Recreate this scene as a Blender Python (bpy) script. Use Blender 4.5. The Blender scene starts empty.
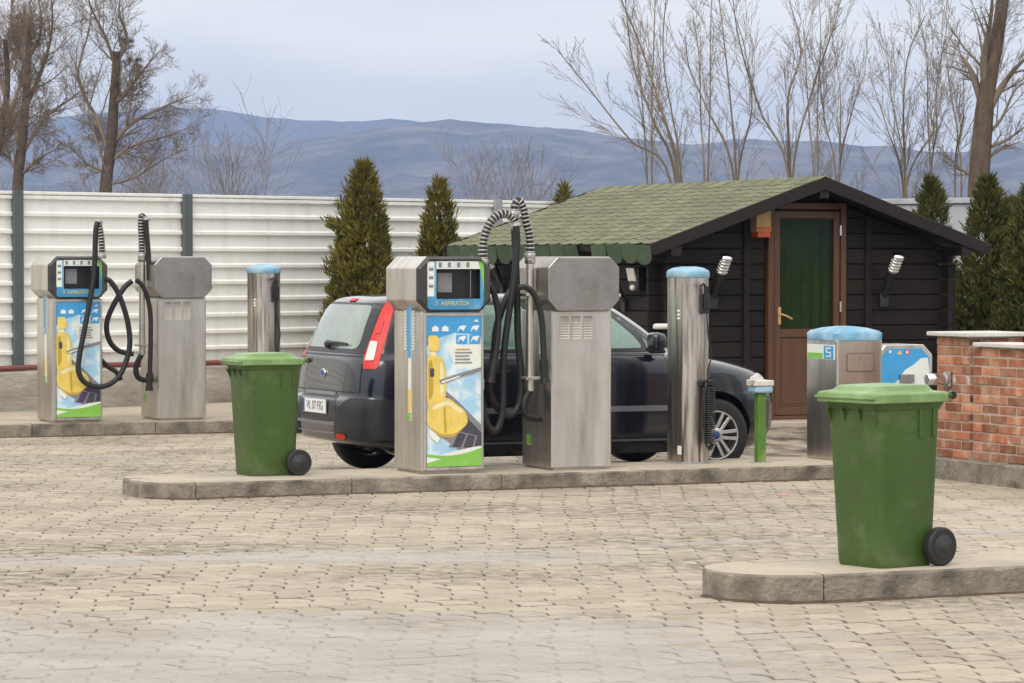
import bpy, bmesh, math, random
import numpy as np
from mathutils import Vector, Matrix, noise
from mathutils.bvhtree import BVHTree
R = math.radians
scene = bpy.context.scene
COL = scene.collection

# ------------------------------------------------------------------ camera
F = 3300.0            # focal length in pixels of a 1024 px wide picture
HC = 1.75             # camera height
HY = 260.0            # pixel row of the horizon
cam_d = bpy.data.cameras.new('camera'); cam = bpy.data.objects.new('camera', cam_d); COL.objects.link(cam)
cam_d.sensor_width = 36.0; cam_d.lens = 36.0 * F / 1024.0
cam_d.clip_start = 0.5; cam_d.clip_end = 40000
cam.location = (0, 0, HC)
cam.rotation_euler = (R(90) - math.atan((341.5 - HY) / F), 0, 0)
scene.camera = cam
scene.render.resolution_x = 1024; scene.render.resolution_y = 683

# ------------------------------------------------------------------ sky and sun (overcast)
SUN_EL, SUN_AZ = R(42), R(200)          # azimuth clockwise from +Y: behind the camera, a little left
w = bpy.data.worlds.new('World'); scene.world = w; w.use_nodes = True
nt = w.node_tree; nt.nodes.clear()
def nd(t, **k):
    n = nt.nodes.new(t)
    for a, b in k.items(): setattr(n, a, b)
    return n
sky = nd('ShaderNodeTexSky', sky_type='NISHITA'); sky.sun_disc = False
sky.sun_elevation = SUN_EL; sky.sun_rotation = SUN_AZ; sky.air_density = 1.0; sky.dust_density = 2.0
tc = nd('ShaderNodeTexCoord'); sep = nd('ShaderNodeSeparateXYZ')
nt.links.new(tc.outputs['Generated'], sep.inputs[0])
# cloud deck: brighter overhead as an overcast sky is, soft streaky relief
mx = nd('ShaderNodeMath', operation='MAXIMUM'); nt.links.new(sep.outputs[2], mx.inputs[0]); mx.inputs[1].default_value = 0
ramp = nd('ShaderNodeMath', operation='MULTIPLY_ADD'); nt.links.new(mx.outputs[0], ramp.inputs[0])
ramp.inputs[1].default_value = 0.45; ramp.inputs[2].default_value = 1.0
mp = nd('ShaderNodeMapping'); mp.inputs['Scale'].default_value = (5, 5, 26)
nt.links.new(tc.outputs['Generated'], mp.inputs[0])
nz = nd('ShaderNodeTexNoise'); nz.inputs['Scale'].default_value = 1.6; nz.inputs['Detail'].default_value = 4
nt.links.new(mp.outputs[0], nz.inputs[0])
cr = nd('ShaderNodeValToRGB')
cr.color_ramp.elements[0].position = 0.36; cr.color_ramp.elements[0].color = (0.92, 0.92, 0.895, 1)
cr.color_ramp.elements[1].position = 0.64; cr.color_ramp.elements[1].color = (1.13, 1.09, 1.0, 1)
nt.links.new(nz.outputs[0], cr.inputs[0])
mul = nd('ShaderNodeVectorMath', operation='SCALE'); nt.links.new(cr.outputs[0], mul.inputs[0]); nt.links.new(ramp.outputs[0], mul.inputs['Scale'])
skys = nd('ShaderNodeVectorMath', operation='SCALE'); nt.links.new(sky.outputs[0], skys.inputs[0]); skys.inputs['Scale'].default_value = 0.10
mixc = nd('ShaderNodeMix', data_type='RGBA'); mixc.inputs[0].default_value = 0.88
nt.links.new(skys.outputs[0], mixc.inputs[6]); nt.links.new(mul.outputs[0], mixc.inputs[7])
bg = nd('ShaderNodeBackground'); bg.inputs['Strength'].default_value = 1.0
nt.links.new(mixc.outputs[2], bg.inputs['Color'])
wo = nd('ShaderNodeOutputWorld'); nt.links.new(bg.outputs[0], wo.inputs[0])

sd = bpy.data.lights.new('sun', 'SUN'); sun = bpy.data.objects.new('sun', sd); COL.objects.link(sun)
sd.energy = 1.5; sd.angle = R(34); sd.color = (1.0, 0.945, 0.86)
sdir = Vector((math.sin(SUN_AZ) * math.cos(SUN_EL), math.cos(SUN_AZ) * math.cos(SUN_EL), math.sin(SUN_EL)))
sun.rotation_euler = sdir.to_track_quat('Z', 'Y').to_euler(); sun.location = (-6, -6, 20)

vs = scene.view_settings
vs.view_transform = 'Standard'; vs.look = 'None'; vs.exposure = 0.30; vs.gamma = 1.0; vs.use_curve_mapping = False

# ------------------------------------------------------------------ positions
A = R(23.8); CA, SA = math.cos(A), math.sin(A)      # the yard's direction against the picture plane
def gp(x, y, z=0.0):                                 # photo pixel standing at height z -> place
    D = (HC - z) * F / (y - HY)
    return Vector(((x - 512) / F * D, D, z))
def fr(P, lx, ly, z=0.0):                            # yard frame at P -> world
    return Vector((P[0] + lx * CA - ly * SA, P[1] + lx * SA + ly * CA, z))
def onplane(x, y, P):                                # photo pixel on the upright plane through P along the yard direction
    k = (x - 512) / F; t = SA / CA
    D = (P[1] - t * P[0]) / (1 - t * k)
    return Vector((k * D, D, HC - (y - HY) / F * D))
P0 = (-2.233, 24.16)      # front edge of the middle island
P1 = (1.62, 16.84)        # front edge of the front island
P2 = (-5.03, 32.44)       # front edge of the rear walk
def sst(a, b, x):
    t = min(1, max(0, (x - a) / (b - a))); return t * t * (3 - 2 * t)
def ground_h(X, Y):       # the yard rises a little towards the cabin
    dx, dy = X - P0[0], Y - P0[1]
    lx = dx * CA + dy * SA; ly = -dx * SA + dy * CA
    return 0.15 * sst(3.0, 5.0, ly) * sst(3.6, 5.6, lx)

# ------------------------------------------------------------------ object helpers
def tag(o, label=None, cat=None, group=None, kind=None):
    if label: o['label'] = label
    if cat: o['category'] = cat
    if group: o['group'] = group
    if kind: o['kind'] = kind
    return o
def empty(name, loc=(0, 0, 0), rz=0.0, label=None, cat=None, group=None):
    o = bpy.data.objects.new(name, None); COL.objects.link(o)
    o.location = loc; o.rotation_euler = (0, 0, rz); o.empty_display_size = .1
    return tag(o, label, cat, group)
def copy_tree(o, parent=None):
    c = o.copy(); COL.objects.link(c); c.parent = parent
    for ch in list(o.children): copy_tree(ch, c)
    return c
def inst(name, src, parent, loc=(0, 0, 0), rot=(0, 0, 0), scale=(1, 1, 1)):
    o = bpy.data.objects.new(name, src.data if hasattr(src, 'data') else src); COL.objects.link(o)
    o.parent = parent; o.location = loc; o.rotation_euler = rot; o.scale = scale
    return o
class MB:
    def __init__(s): s.v = []; s.f = []; s.m = []; s.sm = []
    def add(s, vs_, fs, mat=0, smooth=False):
        b = len(s.v); s.v += [tuple(p) for p in vs_]
        for f in fs:
            s.f.append([b + i for i in f]); s.m.append(mat); s.sm.append(smooth)
        return s
    def box(s, x0, x1, y0, y1, z0, z1, mat=0):
        v = [(x0,y0,z0),(x1,y0,z0),(x1,y1,z0),(x0,y1,z0),(x0,y0,z1),(x1,y0,z1),(x1,y1,z1),(x0,y1,z1)]
        return s.add(v, [(3,2,1,0),(4,5,6,7),(0,1,5,4),(1,2,6,5),(2,3,7,6),(3,0,4,7)], mat)
    def rbox(s, c, size, M, mat=0):                # box turned by matrix M about c
        hx, hy, hz = [q / 2 for q in size]; c = Vector(c)
        v = [c + M @ Vector(p) for p in [(-hx,-hy,-hz),(hx,-hy,-hz),(hx,hy,-hz),(-hx,hy,-hz),(-hx,-hy,hz),(hx,-hy,hz),(hx,hy,hz),(-hx,hy,hz)]]
        return s.add(v, [(3,2,1,0),(4,5,6,7),(0,1,5,4),(1,2,6,5),(2,3,7,6),(3,0,4,7)], mat)
    def loft(s, rings, mat=0, cap0=True, cap1=True, smooth=False, close=True):
        n = len(rings[0]); vs_ = [p for r in rings for p in r]; fs = []
        for i in range(len(rings) - 1):
            for j in range(n if close else n - 1):
                k = (j + 1) % n
                fs.append((i*n+j, i*n+k, (i+1)*n+k, (i+1)*n+j))
        s.add(vs_, fs, mat, smooth)
        if cap0: s.add(rings[0], [tuple(range(n))[::-1]], mat)
        if cap1: s.add(rings[-1], [tuple(range(n))], mat)
        return s
    def prism(s, poly, axis, a, b, mat=0):         # poly in the two other axes
        def P(p, t):
            return {'x': (t, p[0], p[1]), 'y': (p[0], t, p[1]), 'z': (p[0], p[1], t)}[axis]
        return s.loft([[P(p, a) for p in poly], [P(p, b) for p in poly]], mat)
    def tube(s, pts, rad, n=8, mat=0, cap=True, smooth=True):
        pts = [Vector(p) for p in pts]; m = len(pts)
        if not hasattr(rad, '__len__'): rad = [rad] * m
        rings = []; up = None
        for i in range(m):
            t = (pts[min(i+1, m-1)] - pts[max(i-1, 0)])
            t = t.normalized() if t.length > 1e-9 else Vector((0,0,1))
            if up is None:
                up = Vector((0,0,1)) if abs(t.z) < .9 else Vector((1,0,0))
            a = t.cross(up)
            if a.length < 1e-6: a = t.cross(Vector((0,1,0.3)))
            a.normalize(); b = a.cross(t).normalized(); up = b
            rings.append([pts[i] + (a*math.cos(2*math.pi*k/n) + b*math.sin(2*math.pi*k/n)) * rad[i] for k in range(n)])
        return s.loft(rings, mat, cap, cap, smooth)
    def lathe(s, prof, n=24, M=None, mat=0, smooth=True, cap=True):   # prof: (radius, height) about z
        M = M or Matrix.Identity(4)
        rings = [[M @ Vector((r*math.cos(2*math.pi*k/n), r*math.sin(2*math.pi*k/n), z)) for k in range(n)] for r, z in prof]
        return s.loft(rings, mat, cap, cap, smooth)
    def sphere(s, c, r, n=10, mat=0, sc=(1,1,1)):
        prof = [(r*math.sin(math.pi*i/n)+1e-4, -r*math.cos(math.pi*i/n)) for i in range(n+1)]
        M = Matrix.Translation(c) @ Matrix.Diagonal((sc[0], sc[1], sc[2], 1))
        return s.lathe(prof, n*2, M, mat)
    def build(s, name, mats, parent=None, bevel=0, seg=1, sharp=None, dist=True):
        me = bpy.data.meshes.new(name); me.from_pydata(s.v, [], s.f)
        if not isinstance(mats, (list, tuple)): mats = [mats]
        for mt in mats: me.materials.append(mt)
        me.polygons.foreach_set('material_index', s.m)
        me.polygons.foreach_set('use_smooth', s.sm)
        if bevel or sharp:
            bm = bmesh.new(); bm.from_mesh(me)
            bmesh.ops.remove_doubles(bm, verts=bm.verts, dist=1e-5)
            bmesh.ops.recalc_face_normals(bm, faces=bm.faces)
            if bevel:
                es = [e for e in bm.edges if len(e.link_faces) == 2 and e.calc_face_angle(0) > R(32)]
                try: bmesh.ops.bevel(bm, geom=es, offset=bevel, segments=seg, affect='EDGES', clamp_overlap=True, profile=.6)
                except Exception: pass
            if sharp:
                for f in bm.faces: f.smooth = True
                for e in bm.edges:
                    if len(e.link_faces) == 2 and e.calc_face_angle(0) > R(sharp): e.smooth = False
            bm.to_mesh(me); bm.free()
        me.update(); me.validate()
        o = bpy.data.objects.new(name, me); COL.objects.link(o)
        if parent is not None: o.parent = parent
        return o
def text_geo(txt, size):
    cu = bpy.data.curves.new('t', 'FONT'); cu.body = txt; cu.size = size; cu.align_x = 'CENTER'; cu.align_y = 'CENTER'
    o = bpy.data.objects.new('t', cu); COL.objects.link(o)
    dg = bpy.context.evaluated_depsgraph_get(); dg.update()
    me = bpy.data.meshes.new_from_object(o.evaluated_get(dg))
    vv = [tuple(p.co) for p in me.vertices]; ff = [tuple(p.vertices) for p in me.polygons]
    bpy.data.objects.remove(o); bpy.data.curves.remove(cu); bpy.data.meshes.remove(me)
    return vv, ff
def rrect(x0, x1, y0, y1, r, n=4):
    p = []
    for cx, cy, a in ((x1-r, y1-r, 0), (x0+r, y1-r, 90), (x0+r, y0+r, 180), (x1-r, y0+r, 270)):
        for i in range(n+1):
            t = R(a + 90*i/n); p.append((cx + r*math.cos(t), cy + r*math.sin(t)))
    return p
def smooth_path(pts, k=6):
    P = [Vector(p) for p in pts]; out = []
    for i in range(len(P) - 1):
        p0 = P[max(i-1, 0)]; p1 = P[i]; p2 = P[i+1]; p3 = P[min(i+2, len(P)-1)]
        for j in range(k):
            t = j / k
            out.append(.5*((2*p1) + (p2-p0)*t + (2*p0-5*p1+4*p2-p3)*t*t + (3*p1-p0-3*p2+p3)*t**3))
    out.append(P[-1]); return out

def roundpoly(poly, r=.05, n=4):
    out = []
    for i in range(len(poly)):
        p, a, c = Vector(poly[i]), Vector(poly[i-1]), Vector(poly[(i+1) % len(poly)])
        d1 = min(r, (a-p).length*.4); d2 = min(r, (c-p).length*.4); s, e = p+(a-p).normalized()*d1, p+(c-p).normalized()*d2
        for j in range(n+1):
            t = j/n; out.append(tuple((1-t)**2*s + 2*t*(1-t)*p + t*t*e))
    return out

# ------------------------------------------------------------------ materials
def lin(c):                     # sRGB 0-255 -> linear
    return tuple((x/255/12.92 if x/255 <= .04045 else ((x/255+.055)/1.055)**2.4) for x in c)
def pm(name, col, rough=.5, metal=0.0, var=.12, vs=6.0, bump=0.0, bs=60.0, col2=None, c2=(.45, .7), c2s=3.0,
       rnd=0.0, isl=0.0, coord='Object', stretch=(1,1,1), spec=.5, coat=0.0, rvar=0.0):
    m = bpy.data.materials.new(name); m.use_nodes = True; t = m.node_tree; N = t.nodes; L = t.links
    b = N['Principled BSDF']; b.inputs['Metallic'].default_value = metal; b.inputs['Roughness'].default_value = rough
    b.inputs['Specular IOR Level'].default_value = spec; b.inputs['Coat Weight'].default_value = coat; b.inputs['Coat Roughness'].default_value = .06
    co = N.new('ShaderNodeTexCoord'); mp = N.new('ShaderNodeMapping'); mp.inputs['Scale'].default_value = stretch
    if coord == 'World':
        ge = N.new('ShaderNodeNewGeometry'); L.new(ge.outputs['Position'], mp.inputs[0])
    else: L.new(co.outputs[coord], mp.inputs[0])
    def noise_(sc, det=5):
        n = N.new('ShaderNodeTexNoise'); n.inputs['Scale'].default_value = sc; n.inputs['Detail'].default_value = det
        L.new(mp.outputs[0], n.inputs[0]); return n
    src = None
    base = N.new('ShaderNodeRGB'); base.outputs[0].default_value = (*col, 1); src = base.outputs[0]
    if col2 is not None:
        n = noise_(c2s, 7); rp = N.new('ShaderNodeMapRange'); rp.inputs[1].default_value = c2[0]; rp.inputs[2].default_value = c2[1]
        L.new(n.outputs[0], rp.inputs[0]); x = N.new('ShaderNodeMix'); x.data_type = 'RGBA'
        L.new(rp.outputs[0], x.inputs[0]); L.new(src, x.inputs[6]); x.inputs[7].default_value = (*col2, 1); src = x.outputs[2]
    val = None
    def addval(out, amt):
        nonlocal val
        r = N.new('ShaderNodeMapRange'); r.inputs[3].default_value = -amt; r.inputs[4].default_value = amt
        L.new(out, r.inputs[0])
        if val is None: val = r.outputs[0]
        else:
            a = N.new('ShaderNodeMath'); L.new(val, a.inputs[0]); L.new(r.outputs[0], a.inputs[1]); val = a.outputs[0]
    if var:
        n = noise_(vs); r0 = N.new('ShaderNodeMapRange'); r0.inputs[1].default_value = .25; r0.inputs[2].default_value = .75
        L.new(n.outputs[0], r0.inputs[0]); addval(r0.outputs[0], var)
        n2 = noise_(vs*6); addval(n2.outputs[0], var)
    if rnd: o = N.new('ShaderNodeObjectInfo'); addval(o.outputs['Random'], rnd)
    if isl: g = N.new('ShaderNodeNewGeometry'); addval(g.outputs['Random Per Island'], isl)
    if val is not None:
        a = N.new('ShaderNodeMath'); a.inputs[0].default_value = 1; L.new(val, a.inputs[1])
        x = N.new('ShaderNodeVectorMath'); x.operation = 'SCALE'; L.new(src, x.inputs[0]); L.new(a.outputs[0], x.inputs['Scale']); src = x.outputs[0]
    L.new(src, b.inputs['Base Color'])
    if rvar:
        n = noise_(vs*2); r = N.new('ShaderNodeMapRange'); r.inputs[3].default_value = max(.02, rough-rvar); r.inputs[4].default_value = rough+rvar
        L.new(n.outputs[0], r.inputs[0]); L.new(r.outputs[0], b.inputs['Roughness'])
    if bump:
        n = noise_(bs, 4); bp = N.new('ShaderNodeBump'); bp.inputs['Strength'].default_value = 1; bp.inputs['Distance'].default_value = bump
        L.new(n.outputs[0], bp.inputs['Height']); L.new(bp.outputs[0], b.inputs['Normal'])
    return m
M = {}
M['steel'] = pm('brushed_steel', (.70,.665,.61), .36, 1.0, .14, 3.0, stretch=(1.2,1.2,.22), rvar=.10, col2=(.47,.43,.38), c2=(.45,.75), c2s=5, bump=.0006, bs=220)
M['steel_dark'] = pm('stained_steel', (.45,.42,.39), .34, 1.0, .18, 4.0, rvar=.1, col2=(.27,.245,.225), c2=(.45,.7), c2s=4)
M['steel_wet'] = pm('streaked_steel', (.66,.61,.55), .33, 1.0, .18, 6.0, stretch=(5,5,.32), rvar=.1, col2=(.17,.13,.10), c2=(.46,.66), c2s=5)
M['bezel'] = pm('dark_bezel', (.085,.082,.08), .4, .7, .15, 8)
M['hubgrey'] = pm('dark_hub_plastic', (.028,.028,.029), .5, 0, .12, 20)
M['brick_limed'] = pm('lime_bloomed_brick', (.34,.15,.09), .9, 0, .18, 9, rnd=.2, bump=.004, bs=60, col2=(.60,.53,.47), c2=(.48,.64), c2s=10, coord='World')
M['chrome'] = pm('chrome', (.75,.75,.75), .15, 1.0, .03)
M['rubber'] = pm('black_rubber', (.012,.012,.013), .5, 0, .2, 20, bump=.0008, bs=90)
M['black'] = pm('black_plastic', (.014,.014,.015), .38, 0, .15, 10)
M['grey_plastic'] = pm('grey_plastic', (.20,.20,.20), .5, 0, .12, 20)
M['coil'] = pm('grey_spring_coil', (.38,.37,.36), .4, .4, .15, 30)
M['blue'] = pm('blue_enamel', (.05,.27,.50), .4, 0, .1, 6, col2=(.16,.40,.56), c2s=6)
M['blue_pale'] = pm('weathered_blue_plastic', (.14,.34,.50), .45, 0, .12, 6, col2=(.42,.55,.62), c2=(.45,.68), c2s=4)
M['white'] = pm('white_print', (.78,.79,.78), .4, 0, .04)
M['bin'] = pm('green_bin_plastic', (.044,.090,.013), .46, 0, .18, 3.5, col2=(.085,.128,.048), c2=(.52,.74), c2s=8, bump=.0012, bs=130, rvar=.08)
M['bin_lid'] = pm('sunbleached_green_plastic', (.17,.285,.10), .40, 0, .12, 5, col2=(.27,.38,.18), c2s=5, bump=.0008, bs=120)
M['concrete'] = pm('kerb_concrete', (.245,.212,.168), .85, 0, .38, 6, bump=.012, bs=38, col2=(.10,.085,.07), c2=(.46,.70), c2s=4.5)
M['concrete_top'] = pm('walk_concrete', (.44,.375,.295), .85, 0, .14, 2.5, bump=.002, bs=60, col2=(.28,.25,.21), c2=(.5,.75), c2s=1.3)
M['footing'] = pm('board_marked_concrete', (.38,.345,.30), .9, 0, .2, 3, bump=.01, bs=16, col2=(.24,.215,.185), c2=(.45,.7), c2s=2.0, stretch=(.5,.5,1.6))
M['fence'] = pm('white_coated_sheet', (.84,.84,.80), .38, 0, .04, 2.5, col2=(.70,.69,.63), c2=(.52,.85), c2s=2.0, stretch=(3,3,.5))
M['post'] = pm('grey_painted_post', (.09,.11,.115), .5, 0, .12, 6)
M['galv'] = pm('galvanised_post', (.34,.35,.36), .5, .3, .12, 10)
M['pipe'] = pm('red_oxide_pipe', (.20,.055,.05), .6, 0, .2, 12)
M['greywall'] = pm('grey_rendered_wall', (.42,.44,.46), .85, 0, .1, 1.5, col2=(.24,.25,.26), c2=(.5,.75), c2s=1.4, stretch=(2,2,.4))
M['wood_dark'] = pm('dark_stained_wood', (.014,.0095,.008), .62, 0, .35, 4, rnd=.30, spec=.25, bump=.002, bs=40, stretch=(.4,.4,6), coord='World')
M['fascia'] = pm('dark_fascia_wood', (.016,.012,.011), .55, 0, .2, 5, spec=.3, bump=.001, bs=40)
M['door_wood'] = pm('brown_door_wood', (.095,.042,.018), .42, 0, .2, 4, stretch=(6,6,.5), bump=.0008, bs=40)
M['shingle'] = pm('green_shingle', (.128,.135,.074), .9, 0, .20, 5, rnd=.08, bump=.003, bs=160, col2=(.19,.185,.115), c2s=4, coord='World')
M['shingle_dark'] = pm('dark_green_shingle', (.045,.075,.038), .85, 0, .2, 8, rnd=.2, bump=.002, bs=140, coord='World')
M['brick'] = pm('red_brick', (.33,.115,.055), .85, 0, .18, 9, rnd=.38, bump=.004, bs=60, col2=(.46,.28,.19), c2=(.42,.70), c2s=8, coord='World')
M['mortar'] = pm('mortar', (.42,.34,.27), .95, 0, .15, 12, bump=.004, bs=60)
M['cap'] = pm('pale_coping_stone', (.55,.53,.50), .8, 0, .12, 8, bump=.002, bs=50)
M['tyre'] = pm('tyre_rubber', (.016,.016,.017), .62, 0, .15, 12)
M['alloy'] = pm('alloy_silver', (.60,.60,.61), .3, .85, .04)
M['paint'] = pm('dark_blue_metallic_paint', (.010,.013,.025), .22, .35, .05, 3, coat=1.0)
M['trim'] = pm('dark_bumper_plastic', (.017,.018,.022), .40, 0, .08, 6, coat=.15)
M['trim_light'] = pm('satin_grey_trim', (.20,.21,.24), .3, .3, .06)
M['carglass'] = pm('tinted_car_glass', (.020,.034,.030), .03, 0, .05, 3, spec=.8, coat=1.0)
M['rearglass'] = pm('sky_pale_rear_glass', (.215,.265,.235), .10, 0, .22, 3.2, spec=.7, coat=.7)  # pale base colour stands in for reflected sky and the view through
M['sideglass'] = pm('green_side_glass', (.13,.235,.195), .05, 0, .25, 3.5, spec=.8, coat=1.0)
M['red_lens'] = pm('red_lens', (.60,.014,.012), .45, 0, .14, 14)
M['clear_lens'] = pm('clear_lens', (.66,.64,.60), .35, 0, .18, 40)
M['plate_blue'] = pm('plate_blue', (.02,.08,.30), .4)
M['yellow'] = pm('yellow_print', (.76,.56,.13), .42, 0, .15, 9)
M['yellow2'] = pm('yellow_shade_print', (.50,.33,.05), .42, 0, .1, 9)
M['cream'] = pm('cream_print', (.80,.72,.42), .42, 0, .08, 9)
M['pgrey'] = pm('grey_print', (.22,.215,.23), .42, 0, .15, 9)
M['pdark'] = pm('dark_print', (.06,.055,.075), .42, 0, .15, 9)
M['purple'] = pm('purple_print', (.065,.045,.11), .42, 0, .15, 9)
M['pgreen'] = pm('green_print', (.22,.50,.08), .42, 0, .1, 9)
M['pblue'] = pm('blue_print', (.055,.33,.66), .42, 0, .1, 6)
M['psky'] = pm('pale_blue_print', (.36,.60,.78), .42, 0, .12, 7, col2=(.72,.80,.84), c2=(.42,.62), c2s=9)
M['pwhite'] = pm('white_wave_print', (.74,.77,.72), .42, 0, .06, 9)
M['amber'] = pm('amber_glass', (.55,.10,.015), .25, 0, .2, 14)
M['pine'] = pm('pale_lamp_wood', (.48,.30,.13), .5, 0, .2, 10)
M['post_green'] = pm('chipped_green_paint', (.085,.20,.028), .5, 0, .2, 8, col2=(.25,.26,.08), c2=(.5,.7), c2s=9, stretch=(1,1,.4))
M['dirty_white'] = pm('dirty_white_plastic', (.60,.585,.53), .5, 0, .15, 10, col2=(.30,.22,.13), c2=(.58,.7), c2s=12)
M['lamp_white'] = pm('white_lamp_tube', (.72,.69,.62), .45)
M['green_sheet'] = pm('green_interior', (.055,.098,.012), .7, 0, .45, 2.0)
M['interior'] = pm('dim_interior', (.06,.05,.04), .8, 0, .2, 3)
M['bark'] = pm('bark', (.105,.074,.055), .9, 0, .5, 7, bump=.05, bs=12, stretch=(1,1,.3))
M['bark_far'] = pm('weathered_bark', (.085,.063,.05), .9, 0, .4, 6)
M['twig'] = pm('twigs', (.205,.155,.118), .85, 0, .2, 2)
M['twig_pale'] = pm('pale_twigs', (.185,.145,.105), .85, 0, .2, 2)
M['trunk_in'] = pm('thuja_stem', (.06,.04,.025), .9, 0, .2, 8)
def glass_mat():
    m = bpy.data.materials.new('door_glass'); m.use_nodes = True; b = m.node_tree.nodes['Principled BSDF']
    n = m.node_tree.nodes.new('ShaderNodeTexNoise'); n.inputs['Scale'].default_value = 2
    r = m.node_tree.nodes.new('ShaderNodeMapRange'); r.inputs[3].default_value = .01; r.inputs[4].default_value = .05
    m.node_tree.links.new(n.outputs[0], r.inputs[0]); m.node_tree.links.new(r.outputs[0], b.inputs['Roughness'])
    b.inputs['Base Color'].default_value = (.02,.03,.025,1); b.inputs['Specular IOR Level'].default_value = .5
    N_ = m.node_tree.nodes; tr = N_.new('ShaderNodeBsdfTransparent'); tr.inputs[0].default_value = (.84,.90,.78,1); mx = N_.new('ShaderNodeMixShader'); mx.inputs[0].default_value = .22
    L_ = m.node_tree.links; L_.new(tr.outputs[0], mx.inputs[1]); L_.new(b.outputs[0], mx.inputs[2]); L_.new(mx.outputs[0], N_['Material Output'].inputs[0])
    return m
M['glass'] = glass_mat()
def leaf_mat(name, c1, c2, c3):
    m = bpy.data.materials.new(name); m.use_nodes = True; t = m.node_tree; b = t.nodes['Principled BSDF']
    g = t.nodes.new('ShaderNodeNewGeometry'); r = t.nodes.new('ShaderNodeValToRGB')
    e = r.color_ramp.elements; e[0].position = 0; e[0].color = (*c1, 1); e[1].position = 1; e[1].color = (*c3, 1)
    x = e.new(.5); x.color = (*c2, 1)
    n = t.nodes.new('ShaderNodeTexNoise'); n.inputs['Scale'].default_value = 3.5; n.inputs['Detail'].default_value = 3
    co = t.nodes.new('ShaderNodeTexCoord'); t.links.new(co.outputs['Object'], n.inputs[0])
    mx = t.nodes.new('ShaderNodeMath'); mx.operation = 'MULTIPLY_ADD'; mx.inputs[1].default_value = .55
    ms = t.nodes.new('ShaderNodeMath'); ms.operation = 'MULTIPLY_ADD'; ms.inputs[1].default_value = 1.3; ms.inputs[2].default_value = -.42
    t.links.new(n.outputs[0], ms.inputs[0]); t.links.new(g.outputs['Random Per Island'], mx.inputs[0]); t.links.new(ms.outputs[0], mx.inputs[2])
    t.links.new(mx.outputs[0], r.inputs[0]); t.links.new(r.outputs[0], b.inputs['Base Color'])
    b.inputs['Roughness'].default_value = .65; b.inputs['Specular IOR Level'].default_value = .25
    return m
M['thuja'] = leaf_mat('thuja_foliage', (.040,.044,.009), (.130,.118,.020), (.26,.185,.040))
M['thuja_green'] = leaf_mat('green_thuja_foliage', (.026,.036,.010), (.075,.080,.017), (.16,.13,.033))
M['silt_bed'] = None

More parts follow.
